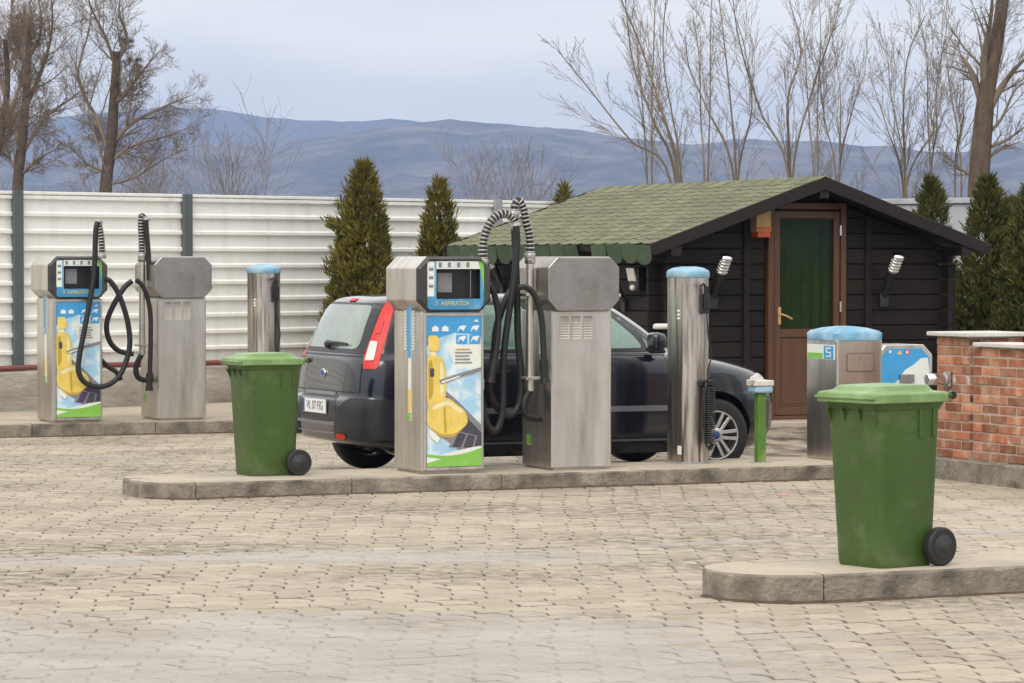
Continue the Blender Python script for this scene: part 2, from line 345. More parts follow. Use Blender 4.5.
# ground materials: paver colour with a silt film where the 'silt' attribute says so
def paver_mat(name, bed):
    m = bpy.data.materials.new(name); m.use_nodes = True; t = m.node_tree; N = t.nodes; L = t.links; b = N['Principled BSDF']
    b.inputs['Roughness'].default_value = .8; b.inputs['Specular IOR Level'].default_value = .35
    g = N.new('ShaderNodeNewGeometry')
    def noise_(sc, det, src=None):
        n = N.new('ShaderNodeTexNoise'); n.inputs['Scale'].default_value = sc; n.inputs['Detail'].default_value = det
        L.new(g.outputs['Position'] if src is None else src, n.inputs[0]); return n
    def mix(f, a, c, blend='MIX'):
        x = N.new('ShaderNodeMix'); x.data_type = 'RGBA'; x.blend_type = blend
        for i, v in ((0, f), (6, a), (7, c)):
            if hasattr(v, 'is_linked') or hasattr(v, 'links'): L.new(v, x.inputs[i])
            else: x.inputs[i].default_value = v if i == 0 else (*v, 1)
        return x.outputs[2]
    def rng(o, a, b_, c=0, d=1):
        r = N.new('ShaderNodeMapRange'); r.inputs[1].default_value = a; r.inputs[2].default_value = b_; r.inputs[3].default_value = c; r.inputs[4].default_value = d
        L.new(o, r.inputs[0]); return r.outputs[0]
    if bed: col = mix(rng(noise_(3.2, 8).outputs[0], .40, .62), (.06,.047,.036), (.34,.28,.22))
    else:
        r = N.new('ShaderNodeValToRGB'); e = r.color_ramp.elements
        e[0].position = 0; e[0].color = (.345,.292,.226,1); e[1].position = 1; e[1].color = (.44,.38,.302,1)
        x = e.new(.5); x.color = (.395,.339,.266,1)
        oi = N.new('ShaderNodeObjectInfo'); ad = N.new('ShaderNodeMath'); ad.operation = 'ADD'
        L.new(g.outputs['Random Per Island'], ad.inputs[0]); L.new(oi.outputs['Random'], ad.inputs[1])
        fc = N.new('ShaderNodeMath'); fc.operation = 'FRACT'; L.new(ad.outputs[0], fc.inputs[0])
        L.new(fc.outputs[0], r.inputs[0]); col = r.outputs[0]
    st = N.new('ShaderNodeMapping'); st.inputs['Scale'].default_value = (.6,.9,1); L.new(g.outputs['Position'], st.inputs[0])
    big = rng(noise_(.75, 7, st.outputs[0]).outputs[0], .44, .60); brk = rng(noise_(9, 9).outputs[0], .40, .60)
    dm = N.new('ShaderNodeMath'); dm.operation = 'MULTIPLY'; L.new(big, dm.inputs[0]); L.new(brk, dm.inputs[1])
    dmp = N.new('ShaderNodeMath'); dmp.operation = 'MULTIPLY'; L.new(dm.outputs[0], dmp.inputs[0]); dmp.inputs[1].default_value = .85
    col = mix(dmp.outputs[0], col, (.185,.153,.118))
    if not bed:                      # grime caught along the block edges, patchy
        ea = N.new('ShaderNodeAttribute'); ea.attribute_name = 'edge'
        en = rng(noise_(2.3, 8).outputs[0], .38, .64, .05, .72); em = N.new('ShaderNodeMath'); em.operation = 'MULTIPLY'
        L.new(ea.outputs['Fac'], em.inputs[0]); L.new(en, em.inputs[1]); col = mix(em.outputs[0], col, (.085,.067,.05))
    at = N.new('ShaderNodeAttribute'); at.attribute_name = 'silt'
    ed = N.new('ShaderNodeMath'); ed.operation = 'MULTIPLY_ADD'; ed.inputs[1].default_value = .55; 
    nn = noise_(7, 6); sub = N.new('ShaderNodeMath'); sub.operation = 'SUBTRACT'; L.new(nn.outputs[0], sub.inputs[0]); sub.inputs[1].default_value = .5
    L.new(sub.outputs[0], ed.inputs[0]); L.new(at.outputs['Fac'], ed.inputs[2])
    f = rng(ed.outputs[0], .30, .80, 0, .88)
    siltc = mix(rng(noise_(2.2, 6, st.outputs[0]).outputs[0], .35, .7), (.405,.378,.358), (.31,.283,.26))
    col = mix(f, col, siltc)
    sp = rng(noise_(38, 6, st.outputs[0]).outputs[0], .56, .72, 0, .5); col = mix(sp, col, (.20,.175,.15))
    if not bed: 
        e2 = N.new('ShaderNodeMath'); e2.operation = 'MULTIPLY'; L.new(em.outputs[0], e2.inputs[0]); e2.inputs[1].default_value = .55; col = mix(e2.outputs[0], col, (.13,.11,.09))
    fine = noise_(130, 3)
    v = rng(fine.outputs[0], .2, .8, .86, 1.12); x = N.new('ShaderNodeVectorMath'); x.operation = 'SCALE'; L.new(col, x.inputs[0]); L.new(v, x.inputs['Scale'])
    L.new(x.outputs[0], b.inputs['Base Color'])
    bp = N.new('ShaderNodeBump'); bp.inputs['Distance'].default_value = .002; L.new(fine.outputs[0], bp.inputs['Height']); L.new(bp.outputs[0], b.inputs['Normal'])
    return m
M['paver'] = paver_mat('concrete_paver', False)
M['bed'] = paver_mat('joint_sand_and_silt', True)

# ================================================================== THE SETTING
rng = random.Random(7)
# ---- terrain sheet out to the horizon
M['field'] = pm('winter_field', (.16,.14,.085), .95, 0, .25, .02, coord='World', col2=(.10,.11,.05), c2s=.01)
g = MB(); n = 40; rad = [0, 20, 45, 90, 200, 500, 1200, 2000, 3500, 5000]
g.v.append((0, 25, -.13))
for r_ in rad[1:]:
    for k in range(n): g.v.append((r_*math.cos(2*math.pi*k/n), 25 + r_*math.sin(2*math.pi*k/n), -.13))
for k in range(n): g.f.append([0, 1+k, 1+(k+1) % n])
for i in range(len(rad)-2):
    for k in range(n):
        a = 1+i*n+k; b_ = 1+i*n+(k+1) % n; g.f.append([a, a+n, b_+n, b_])
g.m = [0]*len(g.f); g.sm = [False]*len(g.f)
tag(g.build('ground', M['field']), 'open winter field beyond the yard', None, None, 'structure')

# ---- hills: two ridges, wooded, far away
def hill_mat(name, c1, c2):
    return pm(name, c1, .95, 0, .6, .016, coord='World', col2=c2, c2=(.40,.62), c2s=.014, bump=18, bs=.03)
def ridge(name, pts, Y, depth, mat, seed, rough):
    # pts: photo pixels of the skyline, at distance Y; slopes down towards the viewer over `depth`
    xs = [p[0] for p in pts]; ys = [p[1] for p in pts]; m = MB(); nu, nv = 420, 64; rings = []
    for j in range(nv + 1):
        t = j / nv; row = []
        for i in range(nu + 1):
            px = xs[0] + (xs[-1] - xs[0]) * i / nu
            py = np.interp(px, xs, ys); H = HC + (HY - py) / F * Y
            X = (px - 512) / F * Y
            D = Y - depth * t
            q = Vector((X*.0011, D*.0011, seed))
            rid = noise.fractal(q, 1.0, 2.1, 5)
            prof = (1 - t)**1.15
            gul = abs(noise.noise(Vector((X*.0034, D*.0016, seed+9)))) + .5*abs(noise.noise(Vector((X*.009, D*.004, seed+4))))
            z = H * prof * (1 - .55*gul*min(1, 4*t)) + rid * rough * min(1, .06 + 3.5*t) * (1 - t) + 9*noise.fractal(Vector((X*.012, D*.012, seed)), .7, 2.2, 4) * min(1, 8*t)*(1-t)
            if j == 0: z += noise.noise(Vector((X*.02, 3.1, seed))) * 2.5 + noise.noise(Vector((X*.06, 1.1, seed))) * 1.6
            if t > .97: z = -4
            row.append((X * D / Y if False else X, D, z))
        rings.append(row)
    rings.insert(0, [(p[0], p[1] + depth*.5, -4) for p in rings[0]])
    m.loft(rings, 0, False, False, True, close=False)
    return tag(m.build(name, mat), None, None, None, 'structure')
M['hill_far'] = hill_mat('far_wooded_hill', (.016,.020,.026), (.06,.058,.056))
M['hill_near'] = hill_mat('near_wooded_hill', (.022,.022,.024), (.105,.09,.078))
ridge('hills', [(-420,150),(-200,140),(0,128),(60,118),(110,112),(165,107),(215,109),(270,118),(330,121),(400,120),(450,126),(520,140),(600,155),(800,150),(1000,165),(1420,150)], 5600, 1500, M['hill_far'], 3.3, 60)
ridge('hills', [(-420,176),(0,165),(100,160),(200,146),(280,143),(340,136),(400,126),(450,121),(520,126),(580,132),(640,140),(690,146),(740,140),(800,143),(860,150),(940,154),(1024,150),(1200,160),(1420,150)], 3900, 1700, M['hill_near'], 8.1, 70)

# ---- paving: joint bed, 300 single pavers nearest the camera, the rest joined
def silt(X, Y):
    n1 = noise.fractal(Vector((X*.8, Y*.9, 4.2)), 1.0, 2.0, 5)
    n2 = noise.noise(Vector((X*.9, Y*2.2, 9.7)))
    ly = Y - .16*X + .55*noise.noise(Vector((X*.5, Y*.3, 2.2)))
    band = .95*math.exp(-((ly - 19.6) / .5)**2) * sst(1.6, -.4, X)
    fore = 1.18*sst(18.2, 14.6, ly + .5*max(0, X)) * sst(2.6, .1, X)
    b2 = .8*math.exp(-((ly - 21.9) / .25)**2) * sst(.3, 1.3, X)
    b3 = .8*math.exp(-((ly - 20.4) / .25)**2) * sst(.2, 1.0, X)
    b4 = .7*math.exp(-((ly - 29.6) / .25)**2) * sst(-1, -3, X)
    b5 = .75*math.exp(-((ly - 15.1) / .2)**2) * sst(1.2, 2.4, X)
    return min(1, max(0, max(band, fore, b2, b3, b4, b5) * 1.0 + .42*n1 + .26*n2 - .15))
def isl_poly(P, x0, x1, wd, nose0=0, nose1=0, n=9):
    """outline of a kerbed island in the yard frame at P; nose = rounding radius at an end"""
    pts = []
    def corner(cx, cy, r, a0, a1):
        for i in range(n + 1):
            a = R(a0 + (a1 - a0) * i / n); pts.append((cx + r*math.cos(a), cy + r*math.sin(a)))
    if nose1: corner(x1-nose1, nose1, nose1, -90, 0); corner(x1-nose1, wd-nose1, nose1, 0, 90)
    else: pts.extend([(x1, 0), (x1, wd)])
    if nose0: corner(x0+nose0, wd-nose0, nose0, 90, 180); corner(x0+nose0, nose0, nose0, 180, 270)
    else: pts.extend([(x0, wd), (x0, 0)])
    return pts
ISL = {'mid': (P0, isl_poly(P0, -.43, 6.02, 1.0, .34), .12), 'front': (P1, isl_poly(P1, -.45, 4.2, .86, .42), .14)}
def inside(poly, x, y):
    c = False; j = len(poly) - 1
    for i in range(len(poly)):
        xi, yi = poly[i]; xj, yj = poly[j]
        if (yi > y) != (yj > y) and x < (xj-xi)*(y-yi)/(yj-yi)+xi: c = not c
        j = i
    return c
def to_local(P, X, Y):
    dx, dy = X - P[0], Y - P[1]; return dx*CA + dy*SA, -dx*SA + dy*CA
# bed
STEP = .11
def region(X, Y): return abs(X) <= .185*Y + 1.6
def bed_z(X, Y):
    s = silt(X, Y); return ground_h(X, Y) - .009 + .0045 * sst(.46, .74, s + .10*noise.noise(Vector((X*5, Y*9, 1))))
bx = np.arange(-11, 11.01, STEP); by = np.arange(9.5, 37.0, STEP)
idx = {}; bv = []; bs_ = []
for j, Y in enumerate(by):
    for i, X in enumerate(bx):
        if region(X, Y - .6):
            idx[(i, j)] = len(bv); bv.append((X, Y, bed_z(X, Y))); bs_.append(silt(X, Y))
bf = [(idx[(i,j)], idx[(i+1,j)], idx[(i+1,j+1)], idx[(i,j+1)]) for (i, j) in idx if (i+1,j) in idx and (i+1,j+1) in idx and (i,j+1) in idx]
me = bpy.data.meshes.new('paved_yard'); me.from_pydata(bv, [], bf); me.materials.append(M['bed'])
at = me.attributes.new('silt', 'FLOAT', 'POINT'); at.data.foreach_set('value', bs_)
me.polygons.foreach_set('use_smooth', [True]*len(bf)); me.update()
yard = bpy.data.objects.new('paved_yard', me); COL.objects.link(yard)
tag(yard, 'sandy joints and grey silt film of the block paved yard', None, None, 'structure')
# outer skirt of the same yard, beyond what is laid block by block
sk = MB(); sk.add([(-24, 6, -.05), (24, 6, -.05), (24, 36.5, -.05), (-24, 36.5, -.05)], [(0, 1, 2, 3)])
tag(sk.build('yard_base', M['bed']), None, None, None, 'structure')

LW, LD, CH, JT = .195, .22, .036, .0065
pav = []
for r_ in range(-110, 130):
    for c_ in range(-90, 110):
        lx = (c_ + .5*(r_ % 2) + (.30*((math.sin(r_*12.9898+78.2)*43758.5453) % 1) - .15)) * LW; ly = r_ * LD
        X = P0[0] + lx*CA - ly*SA; Y = P0[1] + lx*SA + ly*CA
        if Y < 10.0 or Y > 36 or not region(X, Y): continue
        skip = False
        for k, (P, poly, h) in ISL.items():
            a, b_ = to_local(P, X, Y)
            if all(inside(poly, a+da, b_+db) for da in (-.1, .1) for db in (-.11, .11)): skip = True
        a, b_ = to_local(P2, X, Y)
        if b_ > .12: skip = True
        a, b_ = to_local((2.88, 32.4), X, Y)
        if -1.9 < a < 1.9 and b_ > -.5: skip = True
        if to_local((3.41, 26.5), X, Y)[0] > .0 and to_local((3.41, 26.5), X, Y)[1] > -3 : skip = True
        if skip: continue
        vis = abs(X) < .155*Y and 13.66 < Y
        pav.append((0 if vis else 1, Y, X, r_))
pav.sort()
ol = [(-.5, -.5, 0), (0.5, -.5, 0), (0.5, 0, 1), (0.5, .5, 0), (-.5, .5, 0), (-.5, 0, 1)]
def ring(ins, z):
    return [((a*(LW-JT) + CH*c - (ins if a > 0 else -ins), b*(LD-JT) - (ins if b > 0 else (-ins if b < 0 else 0)), z)) for a, b, c in ol]
pv_local = [ring(.010, 0), ring(.001, -.0035), ring(0, -.02)]
pv_flat = [p for r_ in pv_local for p in r_]
pv_faces = [(0, 1, 2, 5), (5, 2, 3, 4)] + [(6*q+i, 6*(q+1)+i, 6*(q+1)+(i+1) % 6, 6*q+(i+1) % 6) for q in range(2) for i in range(6)]
one = bpy.data.meshes.new('paver'); one.from_pydata(pv_flat, [], pv_faces); one.materials.append(M['paver'])
at = one.attributes.new('silt', 'FLOAT', 'POINT'); ae = one.attributes.new('edge', 'FLOAT', 'POINT'); EDGE = [0]*6+[1]*12; ae.data.foreach_set('value', EDGE)
variants = []
for q in range(5):                  # a few shared meshes with different silt cover
    mm = one.copy(); mm.attributes['silt'].data.foreach_set('value', [q/4]*len(pv_flat)); variants.append(mm)
jv, jf, js = [], [], []
for q, (vis, Y, X, r_) in enumerate(pav):
    z = ground_h(X, Y) + rng.uniform(-.0016, .0016); s = silt(X, Y)
    tx, ty = rng.gauss(0, .008), rng.gauss(0, .008)
    if q < 300 and vis == 0:
        o = inst('paver', variants[min(4, int(s*4 + .5))], yard, (X, Y, z), (tx, ty, A + rng.gauss(0, .006)))
    else:
        b0 = len(jv); a_ = A + rng.gauss(0, .006); c, s_ = math.cos(a_), math.sin(a_)
        for (x, y, zz) in pv_flat: jv.append((X + x*c - y*s_, Y + x*s_ + y*c, z + zz + y*tx - x*ty + (ground_h(X+x*c-y*s_, Y+x*s_+y*c)-ground_h(X, Y) if X > 1 and Y > 27 else 0)))
        jf += [tuple(b0+i for i in f) for f in pv_faces]; js += [s]*len(pv_flat)
me = bpy.data.meshes.new('paver_field'); me.from_pydata(jv, [], jf); me.materials.append(M['paver'])
at = me.attributes.new('silt', 'FLOAT', 'POINT'); at.data.foreach_set('value', js); ae = me.attributes.new('edge', 'FLOAT', 'POINT'); ae.data.foreach_set('value', EDGE*(len(jv)//18)); me.update()
pf = bpy.data.objects.new('paver_field', me); COL.objects.link(pf); pf.parent = yard
tag(pf, kind='stuff')

# ---- kerbed islands: walk slab and single kerb stones
def island(name, P, poly, h, label, stone=1.0, closed=True, skip_back=False, seed=1):
    rg = random.Random(seed)
    root = MB(); inner = []
    c = Vector((sum(p[0] for p in poly)/len(poly), sum(p[1] for p in poly)/len(poly)))
    npts = len(poly)
    def offs(d):
        out = []
        for i in range(npts):
            a, b_, e = Vector(poly[i-1]), Vector(poly[i]), Vector(poly[(i+1) % npts])
            n1 = (b_-a); n2 = (e-b_)
            n1 = Vector((-n1.y, n1.x)).normalized() if n1.length > 1e-6 else Vector((0,0)); n2 = Vector((-n2.y, n2.x)).normalized() if n2.length > 1e-6 else Vector((0,0))
            m_ = (n1+n2); m_ = m_.normalized() if m_.length > 1e-6 else n1
            k = d / max(.35, m_.dot(n2 if n2.length else n1)); out.append(b_ + m_*k)
        return out
    inner = offs(.125)
    root.loft([[(p.x, p.y, -.10) for p in inner], [(p.x, p.y, h+.0025) for p in inner]], 0)
    o = root.build(name, M['concrete_top']); o.location = (P[0], P[1], 0); o.rotation_euler = (0, 0, A)
    tag(o, label, None, None, 'structure')
    # walk the outline in steps of one stone
    per = [Vector(p) for p in poly] + [Vector(poly[0])]; inn = list(inner) + [inner[0]]
    seglen = [(per[i+1]-per[i]).length for i in range(len(per)-1)]
    cum = [0]
    for s in seglen: cum.append(cum[-1]+s)
    def at_(t, arr):
        t = min(max(t, 0), cum[-1]-1e-6)
        for i in range(len(seglen)):
            if cum[i] <= t <= cum[i+1] and seglen[i] > 1e-9:
                f = (t-cum[i])/seglen[i]; return arr[i].lerp(arr[i+1], f)
        return arr[-1]
    t = 0
    # stones break at long straight corners too
    brk = sorted(set([0, cum[-1]] + [cum[i] for i in range(len(per)) if i < len(seglen) and (seglen[i] > .3 or seglen[i-1] > .3)]))
    for b0, b1 in zip(brk[:-1], brk[1:]):
        L_ = b1-b0
        if L_ < .02: continue
        k = max(1, round(L_/stone))
        for q in range(k):
            t0, t1 = b0 + L_*q/k + .004, b0 + L_*(q+1)/k - .004
            m_ = max(1, int((t1-t0)/.05))
            top = h + rg.uniform(-.004, .004); rings = []
            for i in range(m_+1):
                tt = t0+(t1-t0)*i/m_; a = at_(tt, per); b_ = at_(tt, inn)
                if (b_-a).length < .01: continue
                ch = .010 + .022*max(0, noise.noise(Vector((a.x*4+P[0], a.y*4, 2.0*seed)))) + .012*max(0, noise.noise(Vector((a.x*15, a.y*15, 3.0*seed))))
                d = (b_-a).normalized()
                rings.append([(a.x, a.y, -.10), (a.x + .002, a.y, top-ch), (a.x+d.x*ch, a.y+d.y*ch, top), (b_.x, b_.y, top), (b_.x, b_.y, -.10)])
            if len(rings) > 1:
                mb = MB(); mb.loft(rings, 0)
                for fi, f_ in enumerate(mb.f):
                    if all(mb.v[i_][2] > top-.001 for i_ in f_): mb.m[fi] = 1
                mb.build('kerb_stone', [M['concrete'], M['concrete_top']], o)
    return o
island('island', P0, ISL['mid'][1], .12, 'raised concrete island carrying the front vacuum units', 1.15, seed=2)
island('island', P1, ISL['front'][1], .14, 'raised concrete island under the nearest green bin', 1.25, seed=5)
# rear walk reaches back to the fence
FX = lambda t: Vector((-5.48 + t, 35.3 + 1.07*t))
rear = [(-3.5, 0), (5.4, 0), (5.4, 4.6), (-3.5, 2.4)]
def island_rear():
    poly = rear
    island('walkway', P2, poly, .13, 'raised concrete walk below the white fence', 1.3, seed=9)
island_rear()

# leaf dirt along the kerb foot, its dark brown doubling as contact shade
M['dirt'] = pm('leaf_dirt_shade', (.085,.058,.034), .95, 0, .35, 20, bump=.004, bs=80)
def dirt_shade_line(P, pts, seed, label):
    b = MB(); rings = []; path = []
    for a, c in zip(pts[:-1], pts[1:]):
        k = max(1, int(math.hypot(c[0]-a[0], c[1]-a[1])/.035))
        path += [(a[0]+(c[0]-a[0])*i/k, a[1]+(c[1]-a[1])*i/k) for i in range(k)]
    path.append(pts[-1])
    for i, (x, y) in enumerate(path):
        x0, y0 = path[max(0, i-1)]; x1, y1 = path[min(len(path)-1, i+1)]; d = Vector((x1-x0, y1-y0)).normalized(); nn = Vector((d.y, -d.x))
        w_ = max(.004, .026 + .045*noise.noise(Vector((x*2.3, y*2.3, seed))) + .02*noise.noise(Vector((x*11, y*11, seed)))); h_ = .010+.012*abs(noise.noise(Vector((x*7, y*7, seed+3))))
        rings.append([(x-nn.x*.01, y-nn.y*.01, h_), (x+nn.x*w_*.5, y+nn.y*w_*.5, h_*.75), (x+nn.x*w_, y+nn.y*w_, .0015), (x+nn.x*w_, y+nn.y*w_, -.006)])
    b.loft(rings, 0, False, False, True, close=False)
    o = b.build('leaf_dirt_shade', M['dirt']); o.location = (P[0], P[1], 0); o.rotation_euler = (0, 0, A); tag(o, label, None, None, 'stuff')
pm_ = ISL['mid'][1]; dirt_shade_line(P0, pm_[14:] + [(6.0, 0)], 1.0, 'brown leaf dirt and painted contact shade along the foot of the middle kerb')
pm_ = ISL['front'][1]; dirt_shade_line(P1, pm_[10:] + [(4.1, 0)], 5.0, 'brown leaf dirt and painted contact shade along the foot of the nearest kerb')
dirt_shade_line(P2, [(-3.4, 0), (5.3, 0)], 9.0, 'brown leaf dirt and painted contact shade along the foot of the rear kerb')

# ---- white sheet fence on a concrete footing
fdir = Vector((1, 1.07)).normalized(); fang = math.atan2(fdir.y, fdir.x)
def fpos(t): p = FX(t); return (p.x, p.y, 0)
fence = empty('sheet_fence', fpos(0), fang, 'white ribbed sheet metal fence with grey posts behind the rear vacuum units', 'fence')
TL = math.hypot(1, 1.07); PST = [-6.65, -4.95, -3.25, -1.55, .145, 1.79, 3.50, 5.27, 7.0]
ZB, ZT = .60, 2.46
pr = []
pit = (ZT-ZB)/10.0
for k in range(10):
    z = ZB + k*pit
    pr += [(0.0, z+.002), (0.0, z+pit*.66), (-.034, z+pit*.73), (-.034, z+pit*.90), (-.0, z+pit*.99)]
def panel(x0, x1, nm='panel', par=None, mat=None):
    m = MB(); rings = []
    ns = 6
    for i in range(ns+1):
        x = x0 + (x1-x0)*i/ns
        rings.append([(x, y + .0025*math.sin(x*5+z*3), z) for y, z in pr])
    m.loft(rings, 0, False, False, False, close=False)
    return m.build(nm, mat or M['fence'], par)
for a, b_ in zip(PST[:-1], PST[1:]):
    panel(a*TL+.005, b_*TL-.005, 'panel', fence)
    m = MB(); m.box(a*TL+.008, b_*TL-.008, -.036, .012, ZT-.004, ZT+.03); m.build('top_rail', M['fence'], fence, .004)
for k, t in enumerate(PST):
    m = MB(); m.box(t*TL-.065, t*TL+.065, -.068, -.030, .56, ZT+.035); m.box(t*TL-.05, t*TL+.05, -.030, .09, .50, ZT+.02)
    m.build('post', M['post'] if k < 7 else M['galv'], fence, .004)
foot = empty('footing_wall', fpos(0), fang, 'low board marked concrete footing wall under the white fence', 'wall')
m = MB()
xs_ = np.linspace(PST[0]*TL, PST[-1]*TL, 90); rings = []
for x in xs_:
    rings.append([(x, -.17+.012*noise.noise(Vector((x*2,0,1))), .02), (x, -.165+.012*noise.noise(Vector((x*3,.3,1))), .18), (x, -.16+.015*noise.noise(Vector((x*2.4,.6,2))), .36), (x, -.15+.01*noise.noise(Vector((x*2,1,3))), .535), (x, -.12, .56+.008*noise.noise(Vector((x*3,2,3)))), (x, .16, .56), (x, .16, .02)])
m.loft(rings, 0, True, True, False); m.build('wall_body', M['footing'], foot)
m = MB(); pp = [(x, -.11+.01*math.sin(x*.9), .592+.006*math.sin(x*1.7)) for x in np.linspace(PST[0]*TL+.1, PST[-1]*TL-.1, 40)]
m.tube(pp, .03, 8); tag(m.build('red_pipe', M['pipe']), 'thin red painted pipe lying on the concrete footing along the white fence', 'pipe')
bpy.data.objects['red_pipe'].location = fpos(0); bpy.data.objects['red_pipe'].rotation_euler = (0,0,fang)
# grey wall from the fence corner to the right
ca_, sa_ = FX(7.1), None
wd_ = Vector((1, -.93)).normalized(); wang = math.atan2(wd_.y, wd_.x)
gw = empty('grey_wall', (ca_.x, ca_.y, 0), wang, 'tall grey rendered wall behind the cabin and the right thujas', 'wall')
for k in range(4):
    m = MB(); m.box(k*2.4+.006, (k+1)*2.4-.006, -.08, .08, -.1, 2.42); m.build('panel', M['greywall'], gw, .006)
    m = MB(); m.box(k*2.4+.004, (k+1)*2.4-.004, -.12, .12, 2.424, 2.49); m.build('coping', M['greywall'], gw, .006)

# ================================================================== CABIN
HZ = .19
hut = empty('timber_cabin', (2.88, 32.4, HZ), A, 'dark timber cabin with green shingle gable roof and brown glazed door', 'cabin')
m = MB(); m.box(-1.78, 1.78, -.42, 4.75, -.40, -.003); m.build('plinth', M['concrete_top'], hut, .01)
AP, EV, EX = 2.36, 1.71, 1.86           # ridge and eave heights above the plinth, eave half-width
SL = (AP-EV)/EX
def roof_under(x): return AP - .11 - SL*abs(x)
PLK, PT = .152, .045
# gable planks (front), cut to the roof slope
def gplank(x0, x1, z0, z1, y0, nm='plank', thick=PT):
    zt0, zt1 = min(z1, roof_under(x0)), min(z1, roof_under(x1))
    if min(zt0, zt1) < z0 + .012:
        # shorten to where the roof leaves room
        def lim(z): return (AP-.11-z-.02)/SL
        x0 = max(x0, -lim(z0)); x1 = min(x1, lim(z0)); 
        if x1 - x0 < .06: return
        zt0, zt1 = min(z1, roof_under(x0)), min(z1, roof_under(x1))
    b = MB(); zb = z0 + .004; zt0 -= .004; zt1 -= .004
    P_ = [(x0, zb), (x1, zb), (x1, max(zt1, zb+.008)), (x0, max(zt0, zb+.008))]
    # kink where the slope begins
    if z1 > min(roof_under(x0), roof_under(x1)):
        xk = (AP-.11-z1)/SL
        mid = [xx for xx in ((xk,) if x0 > 0 else (-xk,)) if x0 < xx < x1]
        if mid: P_ = [(x0, zb), (x1, zb), (x1, max(zt1, zb+.008)), (mid[0], z1-.004), (x0, max(zt0, zb+.008))]
    b.prism(P_, 'y', y0, y0+thick); return b.build(nm, M['wood_dark'], hut, .007)
for k in range(15):
    z0, z1 = k*PLK, (k+1)*PLK; j = rng.uniform(-.004, .004)
    e = .12 if z1 < EV-.12 else 0
    if z0 < 2.12:
        gplank(-1.6-e, -.452, z0, z1, j); gplank(.452, 1.6+e, z0, z1, j)
    if z1 > 2.13: gplank(-.6, .6, max(z0, 2.132), z1, j)
# side and back planks
for k in range(12):
    z0, z1 = k*PLK, (k+1)*PLK
    if z1 > EV+.06: break
    for sx in (-1, 1):
        b = MB(); x = sx*1.6; j = rng.uniform(-.004, .004); zz = z0+PLK*.5 if False else z0
        b.box(min(x, x-sx*PT)+j, max(x, x-sx*PT)+j, -.13, 4.42, zz+.004, z1-.004); b.build('plank', M['wood_dark'], hut, .007)
    b = MB(); b.box(-1.5, 1.5, 4.26, 4.30, z0+.004, z1-.004); b.build('plank', M['wood_dark'], hut, .007)
b = MB()      # inner skin and floor, so the room is closed
b.box(-1.55, -.45, .05, .07, 0, 1.66); b.box(.45, 1.55, .05, .07, 0, 1.66); b.box(-1.549, -1.53, .07, 4.25, 0, 1.66); b.box(1.53, 1.549, .07, 4.25, 0, 1.66); b.box(-1.53, 1.53, 4.23, 4.25, 0, 1.66)
b.box(-1.53, 1.53, .07, 4.23, 0, .02)
b.build('inner_skin', M['interior'], hut)
for sg in (-1, 1):
    b = MB(); b.prism([(sg*.46, 1.60), (sg*1.5, 1.60), (sg*1.5, roof_under(1.5)-.004), (sg*.46, roof_under(.46)-.004)], 'y', .047, .068); b.build('gable_lining', M['wood_dark'], hut)
for x in (-.66, .70):
    b = MB(); b.box(x-.035, x+.035, -.032, -.006, .0, roof_under(x)-.01); b.build('batten', M['wood_dark'], hut, .005)
for z in (.22, .68, 1.13):     # plank end bolts at the corner
    pass
# door
fw = .062
b = MB(); b.box(-.435, -.435+fw, -.05, .045, .0, 2.12); b.box(.435-fw, .435, -.05, .045, .0, 2.12); b.box(-.435+fw, .435-fw, -.05, .045, 2.12-fw, 2.12); b.box(-.435+fw, .435-fw, -.05, .045, 0, .035)
b.build('door_frame', M['door_wood'], hut, .006)
dx = .435-fw-.004
door = MB(); st = .068
door.box(-dx, -dx+st, -.035, .02, .038, 2.04); door.box(dx-st, dx, -.035, .02, .038, 2.04); door.box(-dx+st, dx-st, -.035, .02, 1.965, 2.04); door.box(-dx+st, dx-st, -.035, .02, .80, .885); door.box(-dx+st, dx-st, -.035, .02, .038, .12)
dr = door.build('door', M['door_wood'], hut, .008)
b = MB(); b.box(-dx+st, dx-st, -.018, .006, .12, .80); b.box(-dx+st+.03, dx-st-.03, -.024, -.018, .15, .77); b.build('lower_panel', M['door_wood'], dr, .006)
b = MB(); b.box(-dx+st, dx-st, -.010, -.002, .885, 1.965); b.build('pane', M['glass'], dr)
b = MB(); b.box(-.325, -.295, -.045, -.036, .93, 1.10); b.tube([(-.31,-.04,1.03), (-.31,-.075,1.03), (-.27,-.082,1.02), (-.19,-.08,.985)], .010, 8); b.build('door_handle', M['pine'], dr)
for z in (.3, 1.1, 1.85):
    b = MB(); b.box(.352, .372, -.062, -.05, z-.05, z+.05); b.build('hinge', M['chrome'], dr)
b = MB(); rings = []
for i in range(31):
    x = -.30 + .75*i/30; y = .14 + .02*math.sin(i*1.4); rings.append([(x+.1, y, .05), (x+.1, y, 2.12)])
b.loft(rings, 0, False, False, True, close=False); b.build('green_sheet', M['green_sheet'], hut)  # added green folded sheet behind the pane, gives the glass its green
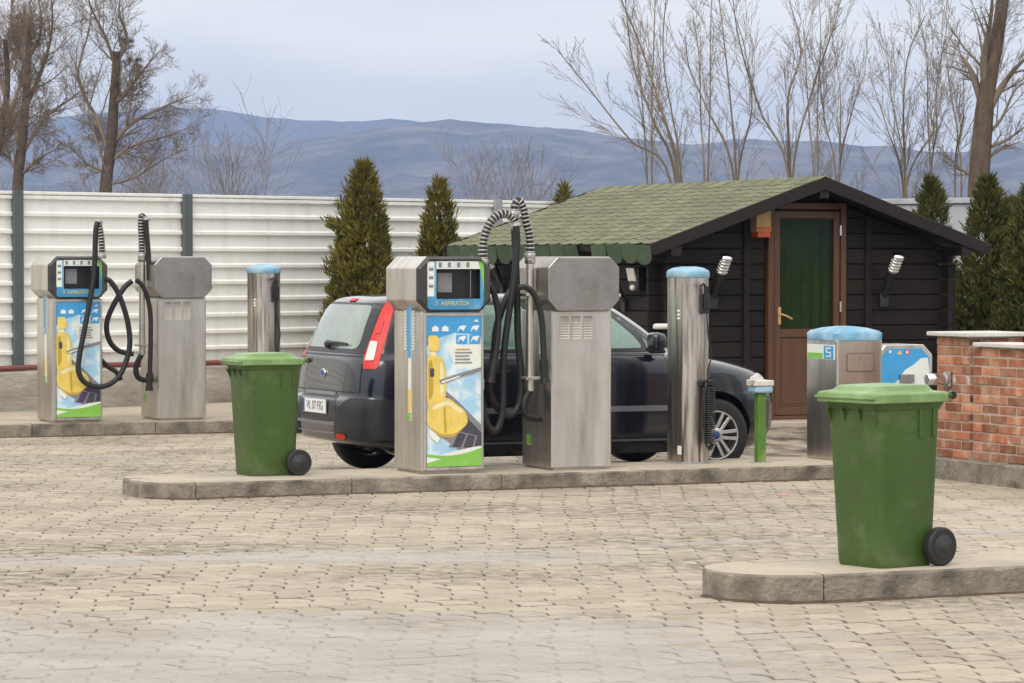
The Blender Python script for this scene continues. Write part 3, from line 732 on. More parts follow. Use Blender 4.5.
# roof
th = math.atan(SL); sl = math.hypot(EX, AP-EV)
RY0, RY1 = -.40, 4.72
def slope_pt(s, d, h=0):        # s=-1 left/+1 right, d down the slope from the ridge, h above the surface
    return (s*(d*math.cos(th) + h*math.sin(th)), AP - d*math.sin(th) + h*math.cos(th))
rf = MB()
tk = .07
for s in (-1, 1):
    P_ = [slope_pt(s, 0, -.008) if False else (0, AP-.010), slope_pt(s, sl-.01, -.010), slope_pt(s, sl-.01, -tk), (0, AP-tk/math.cos(th))]
    rf.prism(P_, 'y', RY0+.03, RY1-.03)
roof = rf.build('roof', M['fascia'], hut)
for s in (-1, 1):
    for yy in (RY0, RY1-.028):
        b = MB(); P_ = [(0, AP+.012), slope_pt(s, sl+.03, .012), slope_pt(s, sl+.03, -.105), (0, AP-.118)]
        b.prism(P_, 'y', yy, yy+.028); b.build('barge_board', M['fascia'], roof, .005)
b = MB(); b.prism([(-.05, AP-.2), (.05, AP-.2), (.05, AP-.09), (-.05, AP-.09)], 'y', -.38, .0); b.build('ridge_beam', M['fascia'], roof)
for s in (-1, 1):
    b = MB(); b.box(min(s*1.55, s*1.66), max(s*1.55, s*1.66), -.38, 0, roof_under(1.6)-.09, roof_under(1.6)-.003); b.build('eave_beam', M['fascia'], roof)
TW, EXPO = .27, .125
def tabmesh():
    b = MB(); P_ = [(-TW/2+.004, EXPO+.03), (-TW/2+.004, .04), (-TW*.27, 0), (TW*.27, 0), (TW/2-.004, .04), (TW/2-.004, EXPO+.03)]
    b.loft([[(x, y, -.002 if y > .1 else .0015) for x, y in P_], [(x, y, .003 if y > .1 else .0095) for x, y in P_]], 0)
    o = b.build('shingle', M['shingle']); d = o.data; bpy.data.objects.remove(o); return d
tab = tabmesh()
nr = int(sl/EXPO)
def put_tabs(s, make):
    for r_ in range(nr):
        d = sl - r_*EXPO - .002
        off = .5*(r_ % 2)
        k = 0
        while True:
            y = RY0 + .03 + TW*(k+.5-off); k += 1
            if y > RY1-.03: break
            hw = TW/2
            if y - hw < RY0+.02: y0_ = True
            make(s, d, y)
def mk_left(s, d, y):
    x, z = slope_pt(s, d, .0)
    lo, hi = y-TW/2, y+TW/2; sc = 1.0
    if lo < RY0+.03 or hi > RY1-.03:
        lo = max(lo, RY0+.03); hi = min(hi, RY1-.03); sc = (hi-lo)/TW; y = (lo+hi)/2
        if sc < .1: return
    o = inst('shingle', tab, roof, (x, y, z+rng.uniform(0, .0015)), (0, 0, 0), (sc, 1, 1))
    # local x along the eave, local y up the slope
    ex = Vector((0, -1, 0)); ey = Vector((math.cos(th), 0, math.sin(th))); ez = ex.cross(ey)
    o.rotation_euler = Matrix((ex, ey, ez)).transposed().to_euler()
put_tabs(-1, mk_left)
rt = MB()
def mk_right(s, d, y):
    lo, hi = max(y-TW/2, RY0+.03), min(y+TW/2, RY1-.03)
    if hi-lo < .03: return
    x0, z0 = slope_pt(1, d, .008); x1, z1 = slope_pt(1, d-EXPO-.03, .001); xb, zb = slope_pt(1, d, .0)
    rt.add([(x0, lo+.004, z0), (x0, hi-.004, z0), (x1, hi-.004, z1), (x1, lo+.004, z1), (xb, lo+.004, zb), (xb, hi-.004, zb)], [(0, 1, 2, 3), (0, 4, 5, 1)])
put_tabs(1, mk_right)
tag(rt.build('shingle_field', M['shingle'], roof), kind='stuff')
for k in range(16):
    y0 = RY0 + (RY1-RY0)*k/16; y1 = y0 + (RY1-RY0)/16 - .006
    b = MB(); b.add([(-.11, y0, AP-.030), (0, y0, AP+.018), (.11, y0, AP-.030), (-.11, y1, AP-.034), (0, y1, AP+.012), (.11, y1, AP-.034), (-.11, y0, AP-.038), (0, y0, AP+.010), (.11, y0, AP-.038)], [(0, 1, 4, 3), (1, 2, 5, 4), (0, 6, 7, 1), (1, 7, 8, 2)])
    b.build('ridge_shingle', M['shingle'], roof)
SW = .335
b = MB(); P_ = [(-SW/2+.006, .0), (-SW/2+.006, -.115)] + [(-(SW/2-.006)*math.cos(R(a)), -.115-.078*math.sin(R(a))) for a in range(15, 166, 15)] + [(SW/2-.006, -.115), (SW/2-.006, 0)]
b.loft([[(x, -.004, z) for x, z in P_], [(x, .004, z) for x, z in P_]], 0)
o = b.build('scallop', M['shingle_dark']); scal = o.data; bpy.data.objects.remove(o)
xe, ze = slope_pt(-1, sl+.012, .0)
for k in range(15):
    y = RY0 + .03 + SW*(k+.5)
    if k == 4: continue
    o = inst('scallop', scal, roof, (xe, y, ze+.004+rng.uniform(-.006, .006)), (rng.uniform(-.03,.03)*0, 0, 0))
    o.rotation_euler = (R(rng.uniform(4, 16)), 0, R(-90))
# lamps on the cabin
def torch(loc, ang, label, big=True):
    t = empty('wall_lamp', loc, ang, label, 'wall lamp', 'torch shaped lamps on the cabin walls')
    t.scale = (1.4, 1.4, 1.3) if big else (1.1, .8, 1.1)
    Mx = Matrix.Rotation(R(34), 4, 'X')          # leans out of the wall (local -y)
    b = MB(); b.lathe([(.022, 0), (.028, .05), (.040, .24), (.043, .27)], 16, Mx); b.build('lamp_body', M['black'], t)
    b = MB(); b.lathe([(.036, .27), (.036, .40), (.02, .405)], 16, Mx); hd = b.build('lamp_glass', M['lamp_white'], t)
    for q in range(5):
        b = MB(); z = .282+.026*q; b.lathe([(.044, z), (.047, z+.006), (.044, z+.012), (.036, z+.006)], 16, Mx, cap=False); b.build('lamp_ring', M['chrome'], t)
    b = MB(); b.lathe([(.046, .40), (.044, .418), (.015, .425)], 16, Mx); b.build('lamp_cap', M['chrome'], t)
    b = MB(); b.box(-.035, .035, -.045, -.004, -.05, .06); b.build('wall_bracket', M['black'], t, .005)
C0 = (2.88, 32.4)
torch(fr(C0, -1.04, -.003, 1.34), A, 'torch shaped lamp on the gable wall left of the brown door')
torch(fr(C0, .86, -.003, 1.35), A, 'torch shaped lamp on the gable wall right of the brown door')
torch(fr(C0, -1.608, .72, 1.30), A-R(90), 'torch shaped lamp on the cabin side wall beside the floodlight', False)
torch(fr(C0, -1.608, 3.70, 1.43), A-R(90), 'torch shaped lamp on the cabin side wall at its far end, seen through the hoses', False)
fl = empty('floodlight', fr(C0, -1.608, .36, 1.58), A-R(90), 'small white floodlight on the dark cabin side wall', 'floodlight')
b = MB(); b.box(-.10, .10, -.10, -.005, -.13, .10); b.build('lamp_housing', M['black'], fl, .015)
b = MB(); b.rbox((0, -.115, .03), (.16, .02, .13), Matrix.Rotation(R(12), 3, 'X')); b.build('lamp_glass', M['clear_lens'], fl, .004)
b = MB(); b.sphere((.02, -.11, -.10), .03, 8); b.build('sensor', M['dirty_white'], fl)
bl = empty('box_lamp', fr(C0, -.545, -.008, HZ+1.83), A, 'wooden box lamp with amber glass beside the top of the brown door', 'wall lamp')
b = MB(); b.box(-.08, .08, -.15, 0, 0, .22); b.build('lamp_box', M['pine'], bl, .008)
b = MB(); b.box(-.068, .068, -.158, -.012, -.05, .0); b.box(-.082, .082, -.157, -.1505, .02, .05); b.build('lamp_glass', M['amber'], bl, .006)
tu = empty('tube_lamp', fr(C0, -1.72, -.19, 1.115), A, 'white tube lamp at the cabin corner left of the steel column', 'wall lamp')
b = MB(); b.lathe([(.022, -.02), (.028, 0), (.028, .20), (.022, .215)], 14, Matrix.Translation((0,.02,0)) @ Matrix.Rotation(R(90), 4, 'Y')); b.build('lamp_tube', M['lamp_white'], tu)
b = MB(); b.box(.08, .12, .04, .184, -.02, .02); b.build('wall_bracket', M['black'], tu)

# ================================================================== BRICK WALL
B0 = (3.41, 26.5)
br = empty('brick_wall', (B0[0], B0[1], 0), A, 'red brick wall with corner pillar and pale coping at the right edge', 'brick wall')
b = MB(); b.box(-.07, .9, -3.1, .1, -.1, .17); b.build('base_kerb', M['concrete'], br, .012)
CO, BH = .0745, .0635; Z0 = .174
def bmesh_brick(L_, nm='brick'):
    b = MB(); b.box(0, L_, 0, .115, 0, BH); o = b.build(nm, M['brick'], None, .005); d = o.data; bpy.data.objects.remove(o); return d
full = bmesh_brick(.238); half = bmesh_brick(.113)
full_l = full.copy(); full_l.materials[0] = M['brick_limed']; half_l = half.copy(); half_l.materials[0] = M['brick_limed']
def fb(k): return full_l if (k in (1, 2) and rng.random() < .32) or rng.random() < .02 else full
def hb_(k): return half_l if k in (1, 2) and rng.random() < .3 else half
np_ = 13
b = MB(); b.box(.006, .494, -.494, -.006, .165, Z0+CO*np_-.004); b.build('mortar_core', M['mortar'], br)
for k in range(np_):
    z = Z0 + k*CO; jt = lambda: rng.uniform(-.003, .003)
    if k % 2 == 0:
        for y in (-.25, 0):        # left and right faces (brick along y)
            inst('brick', fb(k), br, (0.115+jt(), y-.244, z), (0, 0, R(90))); inst('brick', fb(k), br, (.50+jt(), y-.244, z), (0, 0, R(90)))
        inst('brick', fb(k), br, (.13, -.50+jt(), z)); inst('brick', fb(k), br, (.13, -.115+jt(), z))
    else:
        inst('brick', hb_(k), br, (.115+jt(), -.50, z), (0, 0, R(90))); inst('brick', fb(k), br, (.115+jt(), -.37, z), (0, 0, R(90))); inst('brick', hb_(k), br, (.115+jt(), -.12, z), (0, 0, R(90)))
        inst('brick', fb(k), br, (.13, -.50+jt(), z)); inst('brick', fb(k), br, (.13, -.115+jt(), z)); inst('brick', fb(k), br, (.50+jt(), -.37, z), (0, 0, R(90)))
b = MB(); b.box(-.06, .56, -.56, .06, Z0+CO*np_, Z0+CO*np_+.034); b.build('coping', M['cap'], br, .006)
nw = 12; LEN = 2.3
b = MB(); b.box(.036, .276, -.5-LEN, -.502, .165, Z0+CO*nw-.004); b.build('mortar_core', M['mortar'], br)
for k in range(nw):
    z = Z0 + k*CO; y = -.505 - (0 if k % 2 == 0 else .127)
    if k % 2: inst('brick', hb_(k), br, (.145+rng.uniform(-.003,.003), -.505-.118, z), (0, 0, R(90)))
    while y-.24 > -.5-LEN:
        inst('brick', fb(k), br, (.145+rng.uniform(-.004,.004), y-.242, z), (0, 0, R(90)))
        if k > 5: inst('brick', fb(k), br, (.282+rng.uniform(-.003,.003), y-.242, z), (0, 0, R(90)))
        y -= .252
b = MB(); b.box(-.015, .34, -.5-LEN-.03, -.565, Z0+CO*nw, Z0+CO*nw+.034); b.build('coping', M['cap'], br, .006)
# efflorescence: thin lime bloom on two low courses
cl = empty('cylinder_lamp', fr(B0, -.006, -.20, .80), A-R(90), 'short steel cylinder lamp on the brick pillar', 'wall lamp')
b = MB(); b.box(-.04, .04, -.025, -.002, -.06, .06); b.build('wall_plate', M['galv'], cl, .004)
b = MB(); b.lathe([(.040, .02), (.046, .026), (.046, .20), (.038, .206)], 20, Matrix.Rotation(R(90), 4, 'X')); b.build('lamp_cylinder', M['chrome'], cl)
b = MB(); b.lathe([(.046, .02), (.052, .024), (.052, .05), (.046, .054)], 20, Matrix.Rotation(R(90), 4, 'X')); b.build('collar', M['galv'], cl)

# ================================================================== VACUUM UNITS
UW, UD, UH, HB = .512, .56, 1.635, 1.212      # width, depth, height, underside of the head
HEADX, HEADY = .05, .045
def oct_(x0, x1, z0, z1, c): return [(x0+c, z0), (x1-c, z0), (x1, z0+c), (x1, z1-c), (x1-c, z1), (x0+c, z1), (x0, z1-c), (x0, z0+c)]
def louvres(parent, face, u0, cols, z0, rows, du, dz, wd):
    for c in range(cols):
        b = MB()
        for r_ in range(rows):
            u = u0 + c*du; z = z0 + r_*dz
            if face == 'left': b.add([(-.001, u, z), (-.001, u+wd, z), (-.010, u+wd, z), (-.010, u, z), (-.001, u, z+dz*.62), (-.001, u+wd, z+dz*.62)], [(0, 1, 2, 3), (3, 2, 5, 4), (0, 3, 4), (1, 5, 2)])
            else: b.add([(u, -.001, z), (u+wd, -.001, z), (u+wd, -.010, z), (u, -.010, z), (u, -.001, z+dz*.62), (u+wd, -.001, z+dz*.62)], [(0, 1, 2, 3), (3, 2, 5, 4), (0, 3, 4), (1, 5, 2)])
        b.build('louvre', M['steel'], parent)
def poster(parent, x0, x1, z0, z1, y, purple=False):
    """printed sheet: a car seat in front of sky and a green wave (flat colours)"""
    W, H = x1-x0, z1-z0; b = MB(); mats = [M[k] for k in ('psky','pblue','pwhite','pgreen','yellow','yellow2','cream','pgrey','pdark','white','purple')]
    lay = [0]
    def P(pts, mi):
        if mi in (4, 5, 6): pts = roundpoly(pts, .06, 4)
        lay[0] += 1; d = y - .0003*lay[0]
        b.add([(x0+W*p[0], d, z0+H*p[1]) for p in pts], [tuple(range(len(pts)))], mi)
    def wave(lo, hi, mi, n=14):
        lay[0] += 1; d = y - .0003*lay[0]
        vs_ = [(x0+W*i/n, d, z0+H*lo(i/n)) for i in range(n+1)] + [(x0+W*i/n, d, z0+H*hi(i/n)) for i in range(n+1)]
        b.add(vs_, [(i, i+1, n+2+i, n+1+i) for i in range(n)], mi)
    b.box(x0, x1, y, y+.004, z0, z1, 0)
    P([(0,1),(0,.80),(.25,.86),(.6,.90),(1,.86),(1,1)], 1)
    P([(.35,.83),(.5,.68),(.75,.60),(1,.62),(1,.84),(.7,.80)], 2)
    P([(.45,.60),(.6,.52),(.9,.50),(.95,.60),(.7,.66)], 0)
    for cx, cz in ((.64,.915),(.88,.915),(.64,.845),(.88,.845)):
        P([(cx-.10,cz-.030),(cx+.10,cz-.030),(cx+.10,cz+.030),(cx-.10,cz+.030)], 1)
        P([(cx-.085,cz-.022),(cx-.02,cz+.004),(cx+.03,cz-.014),(cx+.085,cz+.022),(cx+.04,cz+.024),(cx-.04,cz+.018)], 9)
    for cx in (.16,.34): P([(cx-.06,.90),(cx+.06,.90),(cx+.06,.925),(cx,.94),(cx-.06,.925)], 9)
    P([(.86,.962),(.95,.962),(.905,.982)], 9)
    for k in range(5): P([(.52,.775-.022*k),(.80+.03*math.sin(k*2),.775-.022*k),(.80+.03*math.sin(k*2),.783-.022*k),(.52,.783-.022*k)], 7 if k else 5)
    dk = 10 if purple else 8
    P([(.30,.52),(.55,.44),(1,.27),(1,.10),(.62,.10),(.28,.20)], 7)                     # car floor and sill
    P([(.36,.47),(1,.22),(1,.10),(.7,.105),(.40,.30)], dk)
    P([(.55,.235),(.92,.20),(.86,.115),(.40,.13)], 7); P([(.58,.225),(.72,.212),(.62,.125),(.46,.13)], dk); P([(.75,.21),(.88,.198),(.83,.122),(.66,.124)], 8)
    P([(.02,.86),(.06,.875),(.22,.87),(.24,.79),(.20,.765),(.04,.77)], 4)              # head rest
    P([(.06,.765),(.17,.765),(.17,.735),(.06,.735)], 6)
    P([(0,.72),(.04,.745),(.26,.735),(.33,.68),(.36,.56),(.33,.42),(.10,.38),(0,.42)], 4)   # backrest
    P([(.03,.70),(.10,.72),(.13,.50),(.06,.44),(.03,.46)], 5); P([(.24,.71),(.29,.68),(.31,.56),(.28,.45),(.24,.50)], 6)
    P([(.0,.38),(.12,.455),(.38,.46),(.70,.37),(.76,.29),(.50,.195),(.24,.195),(.0,.28)], 4)  # cushion
    P([(.08,.40),(.38,.445),(.68,.365),(.60,.352),(.38,.415),(.12,.375)], 6); P([(.30,.40),(.34,.40),(.36,.22),(.32,.22)], 5); P([(.05,.27),(.25,.195),(.52,.20),(.74,.28),(.70,.27),(.50,.215),(.26,.215)], 5)
    P([(.03,.25),(.06,.20),(.20,.155),(.24,.19),(.10,.24)], 2)
    P([(.22,.575),(.50,.61),(1,.66),(1,.635),(.55,.59),(.26,.548)], 7); P([(.26,.567),(.60,.605),(.60,.597),(.27,.555)], 9)   # nozzle
    P([(.06,.655),(.13,.655),(.13,.60),(.06,.60)], 8)
    wave(lambda t: 0, lambda t: .10+.035*math.sin(2.4*t-1.2), 2)
    wave(lambda t: .0, lambda t: .025+.05*t+.012*math.sin(5*t), 3); wave(lambda t: .065-.02*math.sin(3*t), lambda t: .085+.04*t*t-.02*math.sin(3*t), 3)
    return b.build('poster', mats, parent)
def head_shell(t, mat):
    b = MB(); c = .088; O = oct_(-HEADX, UW+HEADX, HB, UH, c); I = oct_(-HEADX+.035, UW+HEADX-.035, HB+.03, UH-.03, c-.02)
    y0, y1 = -HEADY, UD+HEADY
    return b, O, I, y0, y1
def unit(front, loc, label, purple=False):
    t = empty('vacuum_unit', loc, A, label, 'vacuum unit', 'stainless steel car vacuum units')
    b = MB(); b.box(0, UW, 0, UD, 0, HB+.004); cb = b.build('cabinet', M['steel'], t, .008)
    b = MB(); b.box(.02, UW-.02, .02, UD-.02, -.02, .0); b.build('foot', M['steel_dark'], t)
    b, O, I, y0, y1 = head_shell(t, None)
    if front:
        # open octagonal front with a sunk fascia
        b.loft([[(x, y1, z) for x, z in O], [(x, y0+.03, z) for x, z in O]], 0, True, False)
        b.build('head', M['steel'], t, .006)
        b2 = MB(); I2 = oct_(.035, UW+HEADX-.06, HB+.02, UH-.035, .012)
        b2.loft([[(x, y0+.03, z) for x, z in O], [(x, y0, z) for x, z in oct_(-HEADX+.02, UW+HEADX-.02, HB+.02, UH-.02, .08)], [(x, y0+.012, z) for x, z in I2]], 0, False, False)
        b2.build('bezel', M['bezel'], t)
        fx0, fx1, fz0, fz1 = .035, UW+HEADX-.06, HB+.02, UH-.035; yy = y0+.014
        b3 = MB(); dx0, dx1, dz0, dz1 = fx0+.075, fx1-.028, fz0+.080, fz1-.060
        # fascia print in four flat fields round the opening
        b3.box(fx0, dx0, yy, yy+.01, fz0, fz1, 0); b3.box(dx1, fx1, yy, yy+.01, fz0, fz1, 0); b3.box(dx0, dx1, yy, yy+.01, dz1, fz1, 1); b3.box(dx0, dx1, yy, yy+.01, fz0, dz0, 0)
        b3.add([(fx0, yy-.001, fz1-.005), (fx0, yy-.001, fz0+.10), (fx0+.055, yy-.001, fz0+.10), (fx0+.06, yy-.001, fz1-.005)], [(0,1,2,3)], 2)
        b3.add([(dx1-.02, yy-.001, fz1-.002), (dx1+.01, yy-.001, dz1-.05), (fx1, yy-.001, fz0+.13), (fx1, yy-.001, fz1-.002)], [(0,1,2,3)], 3)
        b3.build('fascia', [M['blue'], M['pwhite'], M['pwhite'], M['pgreen']], t)
        for k in range(6):
            bb = MB(); z = fz1-.03-.032*k; bb.box(fx0+.012, fx0+.048, yy-.004, yy-.0015, z-.010, z+.010); bb.build('price_sticker', M['grey_plastic'] if k % 2 else M['white'], t)
        for k in range(7):
            bb = MB(); x = dx0+.03+.038*k; bb.box(x-.013, x+.013, yy-.003, yy-.0012, dz1+.012, dz1+.05); bb.build('sticker', M['psky'] if k % 2 else M['pgrey'], t)
        bb = MB(); bb.prism(rrect(dx0-.004, dx1+.004, dz0-.004, dz1+.004, .012), 'y', yy+.012, yy+.016); 
        # recess box, open to the front
        bb = MB(); bb.box(dx0-.002, dx1+.002, yy+.07, yy+.075, dz0-.002, dz1+.002); bb.box(dx0-.006, dx0-.001, yy+.0105, yy+.07, dz0-.002, dz1+.002); bb.box(dx1+.001, dx1+.006, yy+.0105, yy+.07, dz0-.002, dz1+.002); bb.box(dx0-.001, dx1+.001, yy+.0105, yy+.07, dz1+.001, dz1+.006); bb.box(dx0-.001, dx1+.001, yy+.0105, yy+.07, dz0-.006, dz0-.001)
        rc = bb.build('display_recess', M['black'], t)
        bb = MB(); bb.box(dx0+.03, dx0+.15, yy+.055, yy+.068, dz0+.05, dz1-.03); bb.build('display', M['grey_plastic'], rc)
        bb = MB(); bb.tube([(dx1-.07, yy+.03, dz0+.01), (dx1-.07, yy+.03, dz1-.01)], .004, 6); bb.build('lock_bar', M['steel_dark'], rc)
        for cx, cz in ((dx0+.01, dz0+.01), (dx1-.01, dz0+.01), (dx0+.01, dz1-.01), (dx1-.01, dz1-.01)):
            pass
        vv, ff = text_geo('ASPIRATOR', .046)
        bb = MB(); bb.add([(dx0+.155+x, yy-.0025, fz0+.045+y) for x, y, z in vv], ff); bb.build('lettering', M['yellow'], t)
        vv, ff = text_geo('2', .046); bb = MB(); bb.add([(dx0+.0+x, yy-.0025, fz0+.045+y) for x, y, z in vv], ff); bb.build('unit_number', M['yellow'], t)
        # door with poster
        bb = MB(); px0, px1, pz0, pz1 = .035, UW-.02, .035, HB-.03
        bb.box(px0-.022, px0, -.014, -.001, pz0-.022, pz1+.022); bb.box(px1, px1+.016, -.014, -.001, pz0-.022, pz1+.022); bb.box(px0, px1, -.014, -.001, pz1, pz1+.022); bb.box(px0, px1, -.014, -.001, pz0-.022, pz0)
        bb.build('door_frame', M['steel'], t, .004)
        poster(t, px0+.002, px1-.002, pz0+.002, pz1-.002, -.0065, purple)
        bb = MB(); bb.box(-.006, -.001, .20, .26, .38, 1.25, 0); bb.box(-.008, -.006, .20, .26, .86, 1.25, 1); bb.box(-.008, -.006, .20, .26, .45, .62, 2); bb.box(-.008, -.006, .20, .26, .385, .44, 3)
        bb.build('side_sticker', [M['pwhite'], M['pblue'], M['yellow'], M['pgreen']], t)
        louvres(t, 'left', .13, 1, .92, 13, .1, .024, .05); louvres(t, 'left', .29, 1, .92, 13, .1, .024, .05)
        bb = MB(); bb.box(UW-.012, UW-.004, -.022, -.014, .62, .70); bb.build('door_lock', M['chrome'], t)
    else:
        b.loft([[(x, y1, z) for x, z in O], [(x, y0+.01, z) for x, z in O], [(x, y0, z) for x, z in oct_(-HEADX+.008, UW+HEADX-.008, HB+.008, UH-.008, .073)]], 0, True, True)
        b.build('head', M['steel_dark'], t, .004)
        louvres(t, 'front', .07, 3, 1.00, 9, .10, .020, .075)
        louvres(t, 'left', .17, 1, .88, 15, .1, .022, .045)
        bb = MB(); bb.sphere((UW+HEADX+.005, -.01, HB+.12), .018, 8); bb.build('knob', M['dirty_white'], t)
        bb = MB(); bb.box(-.004, -.001, .40, .47, .16, .24); bb.build('side_sticker', M['pgreen'], t)
    return t
def pumpframe(px, py, z):
    p = gp(px, py, z); return p
U1 = gp(421.5, 475, .12); U2 = gp(551.6, 471.3, .12); U3 = gp(52.2, 423.6, .13); U4 = gp(157.6, 421.0, .13)
def up(U, z): return (U.x, U.y, z)
unit(True, up(U1, .142), 'front vacuum unit with yellow car seat poster in front of the dark car')
unit(False, up(U2, .142), 'plain backed vacuum unit with louvres in front of the dark car')
unit(True, up(U3, .152), 'rear vacuum unit with car seat poster near the white fence', True)
unit(False, up(U4, .152), 'rear plain backed vacuum unit near the white fence')

# hoses: traced on upright planes between the units, ends resting on cabinet sides
def hose(pts, U, depth, rad, label, name='vacuum_hose', coil=None, nozzle=False, group='black vacuum hoses'):
    base = fr((U.x, U.y), 0, depth); wave = []
    for i, (x, y) in enumerate(pts):
        p = onplane(x, y, fr((U.x, U.y), 0, depth + (.0 if len(pts[0]) < 3 else 0)))
        wave.append(p)
    path = smooth_path(wave, 6)
    o = empty(name, (base.x, base.y, 0), 0, label, 'hose', group)
    off = Vector((base.x, base.y, 0)); path = [p - off for p in path]
    b = MB(); b.tube(path, rad, 10); b.build('hose_tube', M['rubber'], o)
    if nozzle:
        e = path[-1]; d = (path[-1]-path[-4]).normalized(); b = MB()
        b.tube([e-d*.02, e+d*.02, e+d*.10, e+d*.16], [rad*1.5, rad*1.6, rad*1.35, rad*1.7], 12); b.build('nozzle', M['black'], o)
    return o
def bellows(pts, U, depth, label):
    base = fr((U.x, U.y), 0, depth); off = Vector((base.x, base.y, 0))
    path = smooth_path([onplane(x, y, base) - off for x, y in pts], 10)
    o = empty('boom_bellows', off, 0, label, 'hose boom', 'coiled hose booms')
    b = MB(); b.tube(path, .030, 10); b.build('inner_hose', M['rubber'], o)
    L_ = [0]
    for i in range(1, len(path)): L_.append(L_[-1] + (path[i]-path[i-1]).length)
    n = int(L_[-1]/.030); b = MB()
    for k in range(1, n):
        s = L_[-1]*k/n; i = max(q for q in range(len(L_)) if L_[q] <= s); i = min(i, len(path)-2)
        f = (s-L_[i])/max(1e-6, L_[i+1]-L_[i]); c = path[i].lerp(path[i+1], f); d = (path[i+1]-path[i]).normalized()
        Q = Matrix.Translation(c) @ d.to_track_quat('Z', 'Y').to_matrix().to_4x4()
        b.lathe([(.031, -.007), (.038, -.004), (.038, .004), (.031, .007)], 12, Q, cap=False)
    b.build('spring_coil', M['coil'], o)
    for q in (0, -1):
        d = (path[1]-path[0]) if q == 0 else (path[-1]-path[-2]); Q = Matrix.Translation(path[q]) @ d.to_track_quat('Z', 'Y').to_matrix().to_4x4()
        b = MB(); b.lathe([(.036, -.025), (.043, -.02), (.043, .02), (.036, .025)], 14, Q); b.build('end_collar', M['coil'], o)
    return o
def stand_pipe(U, px, ytop, ybot, depth, label):
    base = fr((U.x, U.y), 0, depth); a = onplane(px, ytop, base); c = onplane(px, ybot, base)
    o = empty('stand_pipe', (a.x, a.y, 0), A, label, 'pipe', 'steel hose stand pipes')
    b = MB(); b.tube([(0, 0, c.z), (0, 0, a.z)], .033, 14); b.build('pipe', M['steel'], o)
    b = MB(); b.lathe([(.034, -.03), (.042, -.026), (.042, .026), (.034, .03)], 14, Matrix.Translation((0, 0, a.z-.03))); b.build('collar', M['steel_dark'], o)
    lu = to_local((U.x, U.y), a.x, a.y)[0]
    for z in (c.z+.10, a.z-.30):
        b = MB(); b.box(-.055, .055, -.045, .045, z-.012, z+.012); b.box(.04, -lu-.001, -.02, .02, z-.010, z+.010); b.box(-.075, -.03, -.10, .03, z-.012, z+.012); b.build('bracket', M['steel'], o, .003)
    return o
# front pair
stand_pipe(U2, 530, 256, 391, .20, 'steel stand pipe on the side of the front plain backed unit')
bellows([(530,256),(530,246),(529,234),(526,222),(523.5,209),(519,201),(515,205),(514,214)], U2, .20, 'taller coiled boom arching over the front stand pipe')
bellows([(483,262),(483,246),(486,231),(493,219),(504,213.5),(513,218),(516,226)], U1, .20, 'lower coiled boom arching from the front poster unit')
hose([(516,226),(517,240),(516,258),(514,280),(509,313),(504.6,346),(503,373),(503,399),(501,419),(495,431),(487,424),(482,406),(480.5,398)], U1, .16, .028, 'black hose hanging from the lower boom of the front poster unit')
hose([(514,214),(514.5,235),(516,262),(517,300),(518,340),(520.5,368),(521,392),(518,407),(510,415),(499,410),(491,395),(490.5,373),(494,352),(496,331),(501,312),(509,294),(518,288)], U1, .24, .028, 'black hose looping from the taller boom between the front units')
hose([(518,288),(525,287),(533,293),(539,306),(542,322),(543,342),(544,362)], U2, -.09, .024, 'black hose end with nozzle parked on the front plain backed unit', nozzle=True)
hose([(489,284),(495,297),(498.5,320),(497,344),(494,362)], U1, .10, .024, 'short black hose end with nozzle hanging right of the front poster unit', nozzle=True)
hose([(530,389),(525,400),(524,410),(528,416.5),(536,418),(542,418)], U2, .20, .030, 'black hose elbow from the front stand pipe into the cabinet')
# rear pair
stand_pipe(U4, 142, 256, 355, .20, 'steel stand pipe on the side of the rear plain backed unit')
bellows([(142,256),(142,246),(141.5,234),(141,224),(142,216),(146,220)], U4, .20, 'coiled boom above the rear stand pipe')
bellows([(102,256),(102,246),(101,234),(98.5,222)], U3, .18, 'coiled boom of the rear poster unit')
hose([(98.5,222),(96,231),(94,274),(87,316),(79,358),(79,374),(87,384),(103,386.5),(119,376),(129,350),(128,324),(120,297),(111,282),(105,279)], U3, -.10, .027, 'long black hose looping across the poster of the rear unit')
hose([(132,281),(124,288),(112,308),(106.5,325),(109.5,341),(119,351),(133,354)], U4, .10, .027, 'black hose loop left of the rear stand pipe')
hose([(136,279.5),(144,288),(150,310),(150.5,344),(149.5,375)], U4, -.06, .024, 'black hose end with nozzle hanging on the rear plain backed unit', nozzle=True)
hose([(142,353),(136,366),(137,376),(143,380),(150,380)], U4, .20, .028, 'black hose elbow from the rear stand pipe into the cabinet')
hose([(146,220),(147,236),(148.5,254),(149.5,280)], U4, .16, .027, 'black hose falling behind the rear coiled boom')
hose([(101,360),(108,367),(116,372),(121,380)], U3, .05, .024, 'short black hose beside the poster of the rear unit', nozzle=False)

